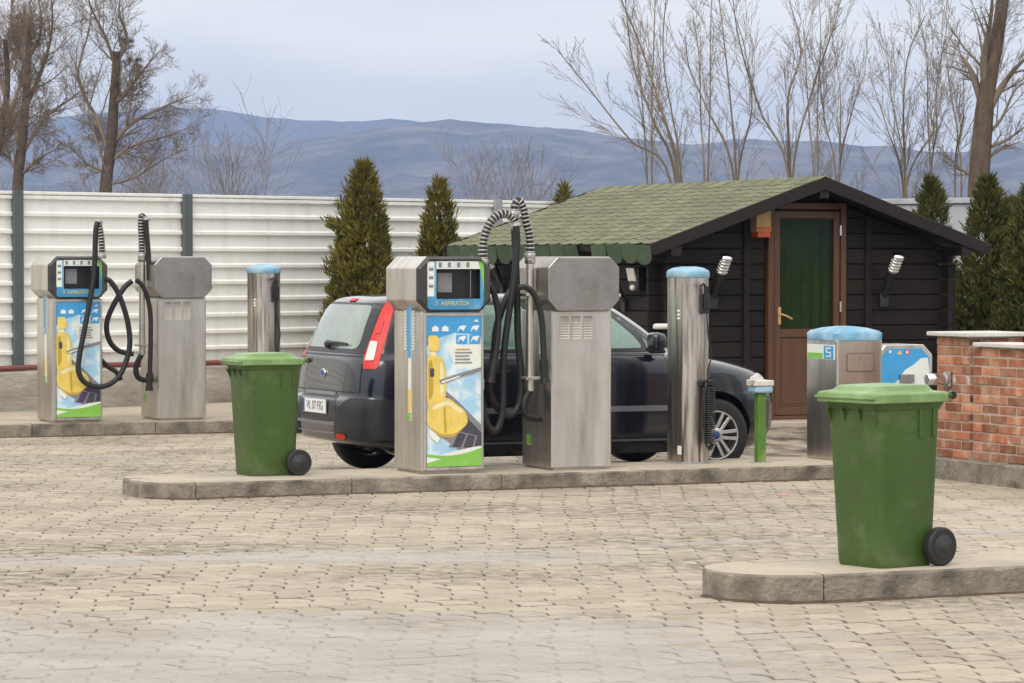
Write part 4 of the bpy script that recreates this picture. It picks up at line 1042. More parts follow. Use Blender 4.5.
# ================================================================== AIR COLUMNS
def column(loc, label, dark=True):
    t = empty('air_column', loc, A, label, 'air column', 'steel tyre air columns')
    W_, H_ = .30, 1.47
    pl = [(x*.92, y*.95) for x, y in [(-.16,.10),(-.12,-.10),(-.06,-.155),(.05,-.165),(.12,-.13),(.165,-.05),(.165,.08),(.10,.16),(-.09,.16)]]
    b = MB(); b.prism(pl, 'z', -.02, H_); b.build('column_body', M['steel_wet'], t, .004)
    b = MB()
    def rg_(k, z): return [(x*k, y*k, z) for x, y in pl]
    b.loft([rg_(1.05, H_-.005), rg_(1.05, H_+.04), rg_(1.0, H_+.055), rg_(.75, H_+.075), rg_(.35, H_+.086)], 0, True, True, True); b.build('cap', M['blue_pale'], t, .004)
    for k in range(3):
        b = MB(); b.sphere((-.122, -.055, 1.20-.03*k), .011, 6); b.build('indicator', M['white'], t)
    # gun holder and gauge
    b = MB(); b.box(.015, .085, -.20, -.15, 1.18, 1.34); b.box(.025, .065, -.225, -.20, 1.22, 1.40); b.tube([(.04,-.215,1.39),(.015,-.225,1.42),(-.015,-.225,1.40)], .012, 6); b.build('inflator_gun', M['black'], t, .006)
    b = MB(); b.tube(smooth_path([(.05,-.215,1.18),(.06,-.22,1.0),(.09,-.215,.85),(.06,-.21,.72),(.07,-.20,.60)]), .006, 6); b.build('thin_cable', M['black'], t)
    b = MB(); n = 26; pth = []
    for i in range(n*10+1):
        a = 2*math.pi*i/10; z = .60 - .46*(i/(n*10)); pth.append((.075+.042*math.cos(a), -.215+.038*math.sin(a), z))
    b.tube(pth, .007, 5); b.tube(smooth_path([(.06,-.20,.62),(.03,-.235,.60),(.015,-.24,.35),(.03,-.235,.16),(.07,-.235,.10),(.10,-.23,.14)]), .010, 6)
    b.build('coiled_air_hose', M['black'], t)
    b = MB(); b.box(.0, .12, -.20, -.135, .60, .655); b.build('hose_hook', M['black'], t, .01)
    b = MB(); b.box(-.152, -.112, -.112, -.1085, .06, .14); 
    b = MB(); b.rbox((-.127, -.085, .09), (.002, .05, .07), Matrix.Rotation(math.atan2(.04, .2), 3, 'Z')); b.build('type_label', M['white'], t)
    b = MB(); b.prism([(x*1.08, y*1.08) for x, y in pl], 'z', -.021, -.004); b.build('base_plate', M['galv'], t)
    return t
p = gp(690, 464.5, .12); col0 = column((p.x, p.y+.14, .142), 'blue capped steel air column with coiled hose in front of the car')
p = gp(262, 423, .13); c2 = copy_tree(col0); c2.location = (p.x, p.y+.3, .152); c2['label'] = 'blue capped steel air column by the white fence behind the green bin'

# green post with tray
p = gp(760.5, 463, .12); t = empty('tray_post', (p.x, p.y, .12), A, 'chipped green post carrying a blue and white tray beside the car wheel', 'post')
b = MB(); b.box(-.036, .036, -.036, .036, 0, .56); b.build('post', M['post_green'], t, .005)
b = MB(); b.box(-.07, .07, -.06, .06, -.004, .008); b.build('foot_plate', M['galv'], t, .002)
b = MB(); b.box(-.08, .08, -.075, .075, .565, .62); tr = b.build('tray', M['blue_pale'], t, .012)
b = MB(); b.box(-.085, .085, -.08, -.068, .6205, .665); b.box(-.085, .085, .068, .08, .6205, .668); b.box(-.085, -.072, -.068, .068, .6205, .665); b.box(.072, .085, -.068, .068, .6205, .665); b.box(-.072, .072, -.068, .068, .6205, .632); b.build('tray_liner', M['dirty_white'], t, .006)

# payment kiosk
p = gp(836.5, 461.5, .12); t = empty('payment_kiosk', (p.x, p.y, .142), A, 'steel payment kiosk with pale blue domed roof behind the nearest bin', 'kiosk')
KW, KD, KH = .43, .50, .97
b = MB(); b.prism([(0,0),(KW,0),(KW+.0,KD),(0,KD)], 'z', -.02, KH); b.build('kiosk_body', M['steel'], t, .02, 2)
b = MB(); rings = []
for k, (e, z) in enumerate([(.008, KH-.015), (.012, KH+.04), (-.01, KH+.062), (-.08, KH+.085), (-.17, KH+.098)]):
    rings.append([(x, y, z) for x, y in rrect(-e, KW+e, -e, KD+e, max(.02, .05-abs(e)*.1))])
b.loft(rings, 0, True, True, True); b.build('dome_roof', M['blue_pale'], t, sharp=50)
b = MB(); b.box(-.004, -.001, .02, KD-.02, KH-.17, KH-.05, 0); b.box(-.006, -.004, .04, .20, KH-.165, KH-.06, 1); b.box(-.006, -.004, .22, KD-.03, KH-.165, KH-.12, 2); b.box(-.008, -.006, .08, .16, KH-.085, KH-.072, 0); b.box(-.008, -.006, .145, .16, KH-.115, KH-.085, 0); b.box(-.008, -.006, .08, .145, KH-.118, KH-.107, 0); b.box(-.008, -.006, .08, .094, KH-.15, KH-.118, 0); b.box(-.008, -.006, .094, .16, KH-.15, KH-.14, 0); b.build('side_sticker', [M['pwhite'], M['pblue'], M['pgreen']], t)
b = MB(); b.prism(rrect(.09, .35, KH-.27, KH-.115, .02), 'y', -.008, -.001); d = b.build('hatch', M['steel_dark'], t)
b = MB(); b.prism(rrect(.10, .34, KH-.26, KH-.125, .015), 'y', -.012, -.0085); b.build('hatch_lid', M['steel'], d)
b = MB(); b.box(.20, .22, -.022, -.0125, KH-.16, KH-.14); b.build('hatch_lock', M['chrome'], d)
b = MB(); b.box(.09, .34, -.004, -.001, KH-.50, KH-.40); b.build('sticker', M['pblue'], t)

# info machine
p = (3.17, 28.75); t = empty('mat_cleaner', (p[0], p[1], ground_h(*p)-.01), A, 'low steel machine with blue poster between payment kiosk and brick pillar', 'machine')
IW, IH = .56, 1.02
b = MB(); b.box(.03, IW-.03, .0, .42, 0, .64); b.build('cabinet', M['steel'], t, .008)
b = MB(); b.prism(oct_(0, IW, .64, IH, .09), 'y', -.02, .42); b.build('head', M['steel'], t, .006)
b = MB(); O = oct_(.035, IW-.035, .62, IH-.035, .08); O[0] = (.035, .66); O[1] = (IW-.035, .66); O[2] = (IW-.035, .67); O[7] = (.035, .67)
b.add([(x, -.024, z) for x, z in O], [tuple(range(8))], 0)
ln = [(.15,.66),(.22,.72),(.28,.80),(.36,.84),(.44,.90),(.51,.905),(.525,.80),(.525,.66)]
b.add([(x, -.0255, z) for x, z in ln], [tuple(range(len(ln)))], 1)
b.add([(.20,-.0265,.935),(.25,-.0265,.935),(.225,-.0265,.975)], [(0,1,2)], 2)
b.add([(.30+.024*math.cos(R(a)), -.0265, .955+.024*math.sin(R(a))) for a in range(0, 360, 30)], [tuple(range(12))], 3)
b.add([(.30+.014*math.cos(R(a)), -.0275, .955+.014*math.sin(R(a))) for a in range(0, 360, 30)], [tuple(range(12))], 1)
b.add([(.13+.014*math.cos(R(a)), -.0265, .96+.014*math.sin(R(a))) for a in range(0, 360, 30)], [tuple(range(12))], 1)
b.box(.22, .36, -.05, -.027, .69, .76, 4)
b.build('poster', [M['pblue'], M['pwhite'], M['yellow'], M['red_lens'], M['steel_dark']], t)

# ================================================================== WHEELIE BINS
def make_bin(label):
    t = empty('wheelie_bin', (0, 0, 0), 0, label, 'wheelie bin', 'green two-wheeled refuse bins')
    def ring(k, z, n=3):
        # k 0 bottom .. 1 top ; y- is the front, y+ the wheel side
        hw = .175 + .032*k; y0 = -.185 - .04*k; y1 = .185 + .02*k
        return [(x, y, z) for x, y in rrect(-hw, hw, y0, y1, .045, n)]
    b = MB(); rings = [[(x*.96, y*.96, z) for x, y, z in ring(0, .0)]] + [ring(0, .02)] + [ring(q/8, .02+.82*q/8) for q in range(1, 9)]
    b.loft(rings, 0, True, True, True); b.build('bin_body', M['bin'], t, sharp=42)
    b = MB(); rr = rrect(-.222, .222, -.252, .232, .045, 4); r2 = rrect(-.208, .208, -.228, .208, .04, 4)
    b.loft([[(x, y, .800) for x, y in r2], [(x, y, .845) for x, y in rr], [(x, y, .862) for x, y in rr]], 0, True, True); b.build('rim', M['bin'], t, .004)
    for s in (-1, 1):
        for y in (.05, .145):
            b = MB(); b.box(min(s*.196, s*.214), max(s*.196, s*.214), y-.006, y+.006, .66, .805); b.build('side_rib', M['bin'], t, .003)
    for x in (-.17, -.06, .06, .17):
        b = MB(); b.add([(x-.008, -.215, .803), (x+.008, -.215, .803), (x+.008, -.252, .803), (x-.008, -.252, .803), (x-.006, -.212, .72), (x+.006, -.212, .72)], [(0,1,2,3), (3,2,5,4), (0,3,4), (1,5,2)]); b.build('lip_gusset', M['bin'], t)
    lid = MB(); L1 = rrect(-.232, .232, -.275, .238, .03, 4); L2 = rrect(-.226, .226, -.268, .232, .035, 4); L3 = rrect(-.185, .185, -.222, .185, .05, 4); L4 = rrect(-.165, .165, -.20, .165, .05, 4)
    lid.loft([[(x, y, .838) for x, y in L1], [(x, y, .880) for x, y in L1], [(x, y, .890) for x, y in L2], [(x, y, .896+.004*(y < 0)) for x, y in L3], [(x, y, .932-.02*(abs(y-.0)/.25)**2) for x, y in L4]], 0, True, True)
    ld = lid.build('lid', M['bin_lid'], t, .006, 2)
    b = MB(); b.box(-.225, .225, -.286, -.2755, .858, .872); b.build('lid_grip', M['bin_lid'], ld, .003)
    b = MB(); b.tube([(-.20, .22, .868), (-.20, .285, .872), (-.18, .30, .872), (.18, .30, .872), (.20, .285, .872), (.20, .22, .868)], .016, 8); b.build('handle', M['bin'], t)
    for s in (-1, 1):
        b = MB(); b.tube([(s*.215, .27, .87), (s*.17, .298, .872)], .021, 8); b.build('handle_grip', M['black'], t)
    b = MB(); b.tube([(-.19, .185, .10), (.19, .185, .10)], .012, 8); b.box(-.15, -.12, .15, .23, .085, .14); b.box(.12, .15, .15, .23, .085, .14); b.build('axle', M['black'], t)
    for s in (-1, 1):
        Mx = Matrix.Translation((s*.212, .185, .10)) @ Matrix.Rotation(R(90), 4, 'Y')
        b = MB(); b.lathe([(.060, -.026), (.090, -.026), (.099, -.018), (.100, 0), (.099, .018), (.090, .026), (.060, .026)], 28, Mx, cap=True); w_ = b.build('wheel', M['tyre'], t, sharp=40)
        b = MB(); b.lathe([(.062, -.0275), (.058, -.031), (.030, -.0272), (.026, -.034), (.006, -.036)], 24, Mx); b.lathe([(.062, .0275), (.058, .031), (.030, .0272), (.026, .034), (.006, .036)], 24, Mx); b.build('wheel_disc', M['hubgrey'], w_)
    return t
bin1 = make_bin('green wheelie bin standing alone on the nearest kerbed island')
p = gp(886, 566, .14); bin1.location = (p.x, p.y+.02, .142); bin1.rotation_euler = (0, 0, R(-54)); bin1.scale = (1.03,)*3
bin2 = copy_tree(bin1); bin2['label'] = 'green wheelie bin on the middle island beside the rear of the car'
p = gp(268, 475, .12); bin2.location = (p.x-.02, p.y-.02, .122); bin2.rotation_euler = (0, 0, R(-64)); bin2.scale = (1, 1, 1)

# ================================================================== CAR
# local frame: x = forward (0 at the rear bumper), y = left, z = up; the near side is y < 0
CARO = (-1.60, 26.66)
car = empty('parked_car', (CARO[0], CARO[1], 0), A, 'dark blue hatchback parked between the vacuum island and the cabin', 'car')
T_ = np.array([  # z, rear x, front x, half width, rear squareness, front squareness
 (.17,.62,3.86,.72,4,2.6),(.225,.42,3.95,.79,4.2,2.6),(.275,.16,3.98,.815,4.4,2.6),(.31,.05,4.0,.832,4.4,2.7),(.38,.022,4.015,.842,4.6,2.8),(.47,.018,4.02,.848,4.6,2.8),(.58,.018,4.015,.852,4.6,2.9),(.635,.028,4.0,.853,4.6,2.9),
 (.665,.060,3.98,.852,5.0,2.9),(.75,.072,3.92,.852,5.0,3.0),(.82,.082,3.82,.850,5.0,3.2),(.88,.092,3.64,.846,5.0,3.4),(.93,.102,3.42,.838,5.0,3.5),(.965,.112,3.22,.822,5.0,3.6),
 (1.0,.128,3.06,.790,5.2,3.4),(1.10,.165,2.93,.762,5.2,3.2),(1.20,.205,2.79,.733,5.2,3.2),(1.30,.252,2.63,.700,5.2,3.2),(1.38,.298,2.48,.668,5.0,3.2),(1.425,.345,2.36,.635,4.6,3.0),(1.455,.46,2.18,.575,4,2.8),(1.472,.74,1.90,.43,3.4,2.6),(1.478,1.0,1.6,.2,3,2.4)])
def hermite(tab, t):          # smooth, monotone interpolation over the row index
    n = len(tab); i = min(int(t), n-2); f = t - i
    def slope(k):
        if k <= 0: return tab[1]-tab[0]
        if k >= n-1: return tab[-1]-tab[-2]
        a, b = tab[k]-tab[k-1], tab[k+1]-tab[k]
        return np.where(a*b > 0, 2*a*b/np.where(np.abs(a+b) < 1e-9, 1, a+b), 0)
    p0, p1, m0, m1 = tab[i], tab[i+1], slope(i), slope(i+1)
    return (2*f**3-3*f*f+1)*p0 + (f**3-2*f*f+f)*m0 + (-2*f**3+3*f*f)*p1 + (f**3-f*f)*m1
def outline(row, n=30):
    z, ur, uf, hw, nr_, nf = row; ar, af = .62, min(1.15, (uf-ur)*.45); ar = min(ar, (uf-ur)*.45); pts = []
    def se(a, m, k): c = max(0, math.cos(a)); s = max(0, math.sin(a)); return c**(2/m), s**(2/m)
    for i in range(n):                       # front near quarter: from nose to near side
        a = math.pi/2*i/n; c, s = se(a, nf, 0); pts.append((uf-af+af*c, -hw*s))
    for i in range(8): pts.append((uf-af + (ur+ar-uf+af)*i/8, -hw))
    for i in range(n):
        a = math.pi/2*(1-i/n); c, s = se(a, nr_, 0); pts.append((ur+ar-ar*c, -hw*s))
    half = pts + [(ur, 0)]
    return [(x, y, z) for x, y in half] + [(x, -y, z) for x, y in half[1:][::-1] if y != 0]
rows = [hermite(T_, t) for t in np.linspace(0, len(T_)-1, 88)]
b = MB(); rings = [outline(r_) for r_ in rows]; rings = [r_[::-1] for r_ in rings]
b.loft(rings, 0, True, True, True)
body = b.build('car_body', [M['paint'], M['trim']], car)
AX = (.745, 3.225); WR = .305
bm = bmesh.new(); bm.from_mesh(body.data); bmesh.ops.remove_doubles(bm, verts=bm.verts, dist=1e-5); bmesh.ops.recalc_face_normals(bm, faces=bm.faces)
BV = BVHTree.FromBMesh(bm); bm.to_mesh(body.data); bm.free()
cut = []
for ax in AX:
    for s in (-1, 1):
        c = MB(); c.lathe([(.352, -.19), (.352, .25)], 48, Matrix.Translation((ax, s*.78, WR+.012)) @ Matrix.Rotation(R(90)*(-s), 4, 'X'), smooth=False)
        o = c.build('cutter', M['black']); o.parent = car; cut.append(o)
dg = bpy.context.evaluated_depsgraph_get()
for o in cut:
    md = body.modifiers.new('arch', 'BOOLEAN'); md.object = o; md.operation = 'DIFFERENCE'; md.solver = 'EXACT'
bpy.context.view_layer.update(); dg = bpy.context.evaluated_depsgraph_get()
new = bpy.data.meshes.new_from_object(body.evaluated_get(dg)); body.modifiers.clear(); body.data = new
for o in cut: bpy.data.objects.remove(o)
bm = bmesh.new(); bm.from_mesh(body.data)
for f in bm.faces:
    f.smooth = True
    c = f.calc_center_median(); f.material_index = 0
    if c.z < .30: f.material_index = 1
for e in bm.edges:
    if len(e.link_faces) == 2 and e.calc_face_angle(0) > R(35): e.smooth = False
bm.to_mesh(body.data); bm.free()
body.data.materials.clear(); body.data.materials.append(M['paint']); body.data.materials.append(M['trim'])
def densify(poly, d=.03):
    out = []
    for i in range(len(poly)):
        a, c = Vector(poly[i]), Vector(poly[(i+1) % len(poly)]); k = max(1, int((c-a).length/d))
        for j in range(k): out.append(tuple(a.lerp(c, j/k)))
    return out
def patch(name, poly, org, ex, ez, dr, mat, off=.004, parent=None, res=.05, mirror=False):
    """polygon in the plane (ex, ez) dropped along dr onto the body surface"""
    ex, ez, dr, org = Vector(ex), Vector(ez), Vector(dr).normalized(), Vector(org)
    poly = densify(poly); bm = bmesh.new()
    f = bm.faces.new([bm.verts.new((p[0], p[1], 0)) for p in poly])
    xs_ = [p[0] for p in poly]; ys_ = [p[1] for p in poly]
    for ax_, lo, hi in ((0, min(xs_), max(xs_)), (1, min(ys_), max(ys_))):
        k = int((hi-lo)/res)
        for i in range(1, k+1):
            co = [0, 0, 0]; co[ax_] = lo + (hi-lo)*i/(k+1); no = [0, 0, 0]; no[ax_] = 1
            bmesh.ops.bisect_plane(bm, geom=bm.verts[:]+bm.edges[:]+bm.faces[:], plane_co=co, plane_no=no, dist=1e-6)
    bd = [e for e in bm.edges if e.is_boundary]
    for v in bm.verts:
        p = org + ex*v.co.x + ez*v.co.y; h, nrm, _, _ = BV.ray_cast(p - dr*2, dr)
        if h is None: h, nrm, _, _ = BV.find_nearest(p)
        if nrm.dot(dr) > 0: nrm = -nrm
        v.co = h + nrm*off
    ret = bmesh.ops.extrude_edge_only(bm, edges=bd)
    for g_ in ret['geom']:
        if isinstance(g_, bmesh.types.BMVert): g_.co += dr*(off+.006)
    bmesh.ops.recalc_face_normals(bm, faces=bm.faces)
    if sum((f.normal.dot(dr))*f.calc_area() for f in bm.faces) > 0:
        bmesh.ops.reverse_faces(bm, faces=bm.faces)
    for f in bm.faces: f.smooth = True
    for e in bm.edges:
        if len(e.link_faces) == 2 and e.calc_face_angle(0) > R(40): e.smooth = False
    me = bpy.data.meshes.new(name); bm.to_mesh(me); bm.free(); me.materials.append(mat)
    o = bpy.data.objects.new(name, me); COL.objects.link(o); o.parent = parent or car
    if mirror:
        m2 = me.copy()
        for v in m2.vertices: v.co.y = -v.co.y
        m2.flip_normals(); o2 = bpy.data.objects.new(name, m2); COL.objects.link(o2); o2.parent = car
    return o
def side(name, poly, mat, off=.004, mirror=True, res=.06): return patch(name, poly, (0, -1.5, 0), (1,0,0), (0,0,1), (0,1,0), mat, off, None, res, mirror)
def rear(name, poly, mat, off=.004, res=.06): return patch(name, poly, (-1, 0, 0), (0,1,0), (0,0,1), (1,0,0), mat, off, None, res)
def nose(name, poly, mat, off=.004): return patch(name, poly, (5.5, 0, 0), (0,1,0), (0,0,1), (-1,0,0), mat, off)
def strip(pts, w_):
    P_ = [Vector(p) for p in pts]; a, c = [], []
    for i in range(len(P_)):
        d = (P_[min(i+1, len(P_)-1)] - P_[max(i-1, 0)]).normalized(); n_ = Vector((-d.y, d.x))*w_/2; a.append(tuple(P_[i]+n_)); c.append(tuple(P_[i]-n_))
    return a + c[::-1]
# rear
rear('rear_window_surround', roundpoly([(-.665,1.005),(.665,1.005),(.575,1.405),(-.575,1.405)], .05), M['trim'], .003)
rear('rear_window', roundpoly([(-.575,1.04),(.575,1.04),(.49,1.385),(-.49,1.385)], .08), M['rearglass'], .007)
b = MB(); b.tube([(.115,.02,1.075),(.120,-.10,1.085),(.125,-.30,1.085),(.135,-.40,1.08)], [.022,.015,.011,.008], 8); b.sphere((.13,.02,1.07), .035, 6); b.build('rear_wiper', M['black'], car)
rear('brake_lamp', roundpoly([(-.07,1.414),(.07,1.414),(.06,1.432),(-.06,1.432)], .006), M['red_lens'], .008)
rear('plate_recess', roundpoly([(-.44,.475),(.44,.475),(.40,.675),(-.40,.675)], .04), M['trim'], .003)
rear('handle_bar', roundpoly([(-.34,.662),(.34,.662),(.32,.695),(-.32,.695)], .01), M['trim_light'], .012)
rear('bumper_strip', strip([(-.78,.475),(-.5,.448),(0,.442),(.5,.448),(.78,.475)], .024), M['trim_light'], .012)
rear('bumper_strip', strip([(-.74,.385),(-.4,.37),(0,.367),(.4,.37),(.74,.385)], .012), M['trim_light'], .006)
for pts in ([(-.70,.70),(.70,.70)], [(-.70,.70),(-.68,1.0),(-.60,1.40)], [(.70,.70),(.68,1.0),(.60,1.40)], [(-.64,.985),(.64,.985)]):
    rear('tailgate_seam', strip(pts, .010), M['black'], .0045)
# bumper corners stand proud of the plate recess
def corner_patch(name, poly, mat, off): return patch(name, poly, Vector((0, -.75, 0)) - dia0*1.0, Vector((1, -1, 0)).normalized(), (0,0,1), dia0, mat, off, None, .05, True)
dia0 = Vector((1, 1.0, 0)).normalized()
corner_patch('bumper_corner', roundpoly([(-.20,.335),(.50,.335),(.54,.50),(.54,.625),(.30,.645),(-.02,.645),(-.12,.60),(-.20,.47)], .04), M['trim'], .026)
# registration plate
hh = BV.ray_cast(Vector((-2, 0, .575)), Vector((1, 0, 0)))[0].x - .012
pl = MB(); pl.box(hh-.008, hh, -.26, .26, .52, .632, 0); pl.box(hh-.0088, hh-.008, .215, .258, .523, .629, 1); po = pl.build('registration_plate', [M['white'], M['plate_blue']], car, 0)
vv, ff = text_geo('VL 07 FIG', .098)
tb = MB(); tb.add([(hh-.0096, -(x*.94)-.022, .576+y*1.02) for x, y, z in vv], [f[::-1] for f in ff]); tb.build('plate_lettering', M['black'], po)
eh = BV.ray_cast(Vector((-2, 0, .84)), Vector((1, 0, 0)))[0].x
Me = Matrix.Translation((eh-.004, 0, .84)) @ Matrix.Rotation(R(-90), 4, 'Y') @ Matrix.Diagonal((.62, 1, 1, 1))
b = MB(); b.lathe([(.050, -.01), (.056, .004), (.050, .012), (.044, .010)], 24, Me); em = b.build('emblem', M['chrome'], car)
b = MB(); b.lathe([(.042, .008), (.037, .0125), (.01, .0135)], 24, Me); b.build('emblem_field', M['plate_blue'], em)
# tail lamps wrap the corner: their outline is taken along the line of sight and laid on the body
_lc = Vector((-1.22, 26.15, 1.32)); _mi = Matrix.Rotation(-A, 3, 'Z')
_dr = (_mi @ (_lc - Vector((0, 0, HC)))).normalized(); _ex = _dr.cross(Vector((0, 0, 1))).normalized(); _ez = _ex.cross(_dr).normalized()
_org = _mi @ (_lc - Vector((CARO[0], CARO[1], 0))); _s = F/_lc.y; _cx, _cy = 512 + F*_lc.x/_lc.y, HY + F*(HC-_lc.z)/_lc.y
def trace(name, px, mat, off, r=.012): return patch(name, roundpoly([((x-_cx)/_s, (_cy-y)/_s) for x, y in px], r), _org, _ex, _ez, _dr, mat, off, None, .05, True)
trace('tail_lamp', [(387,302),(391,304),(393.5,311),(388,332),(381,356),(377,369),(363.5,369),(364,358),(372,337),(381,313)], M['red_lens'], .010)
trace('reverse_lens', [(371,341.5),(378,342),(374,361),(365.5,361)], M['clear_lens'], .016)
trace('fog_lens', [(380,320),(384.5,320.5),(381,334),(375,334)], M['red_lens'], .015)
trace('reflector', [(339,433.5),(347,433.5),(349,436),(346,438.5),(340,438)], M['red_lens'], .034)
# sides
side('window_surround', roundpoly([(.58,1.01),(2.80,1.0),(2.70,1.10),(2.44,1.32),(2.30,1.395),(1.6,1.418),(.86,1.40),(.70,1.30)], .04), M['black'], .003)
side('quarter_window', roundpoly([(.70,1.03),(.98,1.03),(1.0,1.375),(.88,1.365),(.78,1.27)], .03), M['sideglass'], .007)
side('rear_door_window', roundpoly([(1.03,1.03),(1.72,1.03),(1.72,1.39),(1.06,1.382)], .03), M['sideglass'], .007)
side('front_door_window', roundpoly([(1.80,1.03),(2.60,1.025),(2.54,1.12),(2.33,1.30),(2.20,1.365),(1.80,1.39)], .05), M['sideglass'], .007)
side('quarterlight', roundpoly([(2.635,1.025),(2.735,1.022),(2.62,1.12)], .01), M['carglass'], .007)
for pts in ([(1.76,1.0),(1.765,.60),(1.75,.33)], [(2.74,.99),(2.80,.85),(2.80,.45),(2.76,.33)], [(1.02,1.0),(1.08,.80),(1.16,.55),(1.20,.34)], [(1.2,.335),(2.76,.325)]):
    side('door_seam', strip(pts, .009), M['black'], .002)
side('belt_line', strip([(.60,.992),(1.6,.985),(2.78,.978)], .016), M['black'], .004)
side('side_moulding', roundpoly(strip([(1.14,.545),(1.75,.542),(2.80,.54)], .045), .01), M['trim_light'], .012)
side('sill_strip', roundpoly(strip([(1.12,.285),(2.86,.285)], .018), .004), M['trim_light'], .008)
for x in (1.18, 1.90):
    side('door_handle', roundpoly([(x,.845),(x+.17,.845),(x+.17,.875),(x,.875)], .012), M['trim'], .022)
side('fuel_flap', roundpoly([(.36,.74),(.52,.74),(.52,.90),(.36,.90)], .03), M['paint'], .003, mirror=False)
# front
nose('grille', roundpoly([(-.42,.60),(.42,.60),(.45,.72),(-.45,.72)], .03), M['black'], .004)
nose('lower_intake', roundpoly([(-.50,.27),(.50,.27),(.46,.42),(-.46,.42)], .04), M['black'], .004)
dfr = Vector((-1, .62, 0)).normalized(); exf = Vector((.62, 1, 0)).normalized()
patch('headlamp', roundpoly([(-.20,.66),(.16,.64),(.20,.78),(-.02,.80),(-.20,.77)], .03), Vector((3.80, -.62, 0)) - dfr, exf, (0,0,1), dfr, M['clear_lens'], .008, None, .05, True)
nose('windscreen', roundpoly([(-.60,1.04),(.60,1.04),(.52,1.40),(-.52,1.40)], .05), M['carglass'], .006)
b = MB(); b.tube([(2.0,0,1.47),(1.9,0,1.55),(1.72,0,1.72)], [.012,.006,.003], 6); b.build('aerial', M['black'], car)
# door mirrors
for s in (-1, 1):
    b = MB(); rings = []
    for x, k in ((2.585,.7),(2.60,.95),(2.64,1.0),(2.69,.85),(2.72,.45)):
        rings.append([(x, s*(.90+yy*k), 1.085+zz*k) for yy, zz in rrect(-.085, .075, -.075, .075, .04, 3)])
    b.loft(rings, 0, True, True, True); mr = b.build('door_mirror', M['paint'], car, sharp=60)
    b = MB(); b.box(2.60, 2.68, min(s*.76, s*.85), max(s*.76, s*.85), 1.005, 1.035); b.box(2.595, 2.70, min(s*.83, s*.965), max(s*.83, s*.965), .99, 1.022); b.build('mirror_foot', M['black'], mr, .012)
# wheels
for ax in AX:
    for s in (-1, 1):
        Mx = Matrix.Translation((ax, s*.735, WR)) @ Matrix.Rotation(R(90)*(-s), 4, 'X')
        wr_ = b = MB(); b.lathe([(.195, -.095), (.262, -.097), (.292, -.088), (.303, -.065), (.305, 0), (.303, .065), (.292, .088), (.262, .097), (.200, .095)], 48, Mx, cap=False); wl = b.build('wheel', M['tyre'], car, sharp=50)
        b = MB(); b.lathe([(.205, .094), (.201, .100), (.192, .098), (.186, .080), (.182, -.09), (.20, -.094)], 40, Mx, cap=False); rim = b.build('rim', M['alloy'], wl, sharp=45)
        b = MB(); b.lathe([(.182, -.02), (.16, -.022), (.01, -.022)], 32, Mx); b.build('brake_disc', M['black'], wl)
        b = MB()
        for q in range(6):
            for d in (-1, 1):
                a0 = R(60*q + 10*d); a1 = R(60*q + 6.5*d)
                for (r0, z0, r1, z1) in ((.055, .078, .19, .090),):
                    p0_, p1_ = Vector((r0*math.cos(R(60*q+22*d)), r0*math.sin(R(60*q+22*d)), z0)), Vector((r1*math.cos(a0), r1*math.sin(a0), z1))
                    dd = (p1_-p0_).normalized(); nn = Vector((-dd.y, dd.x, 0)).normalized()
                    Q = Matrix((dd, nn, dd.cross(nn))).transposed()
                    mb = MB(); mb.rbox((p0_+p1_)/2, ((p1_-p0_).length, .029, .024), Q); b.add([Mx @ Vector(v) for v in mb.v], mb.f)
        b.build('spokes', M['alloy'], rim, .004)
        b = MB(); b.lathe([(.062, .06), (.062, .088), (.052, .096), (.034, .097)], 24, Mx); hb = b.build('hub', M['alloy'], rim, sharp=40)
        b = MB(); b.lathe([(.033, .096), (.031, .103), (.01, .105)], 20, Mx); b.build('hub_cap', M['plate_blue'], rim)
        b = MB(); Mw = Matrix.Translation((ax, s*.735, WR+.012)) @ Matrix.Rotation(R(90)*(-s), 4, 'X')
        rr_ = [[Mw @ Vector((rd*math.cos(R(aa)), rd*math.sin(R(aa)), zz)) for aa in [(-s)*(-8-164*q/24) if False else (8+164*q/24)*(1 if (Mw.to_3x3() @ Vector((0,1,0))).z > 0 else -1) for q in range(25)]] for rd, zz in ((.3505,.05),(.3505,-.14),(.02,-.142))]
        b.loft(rr_, 0, False, False, True, close=False); b.build('wheel_well', M['black'], car)
b = MB(); b.box(.75, 3.5, -.52, .52, .155, .168); b.build('underbody', M['black'], car)

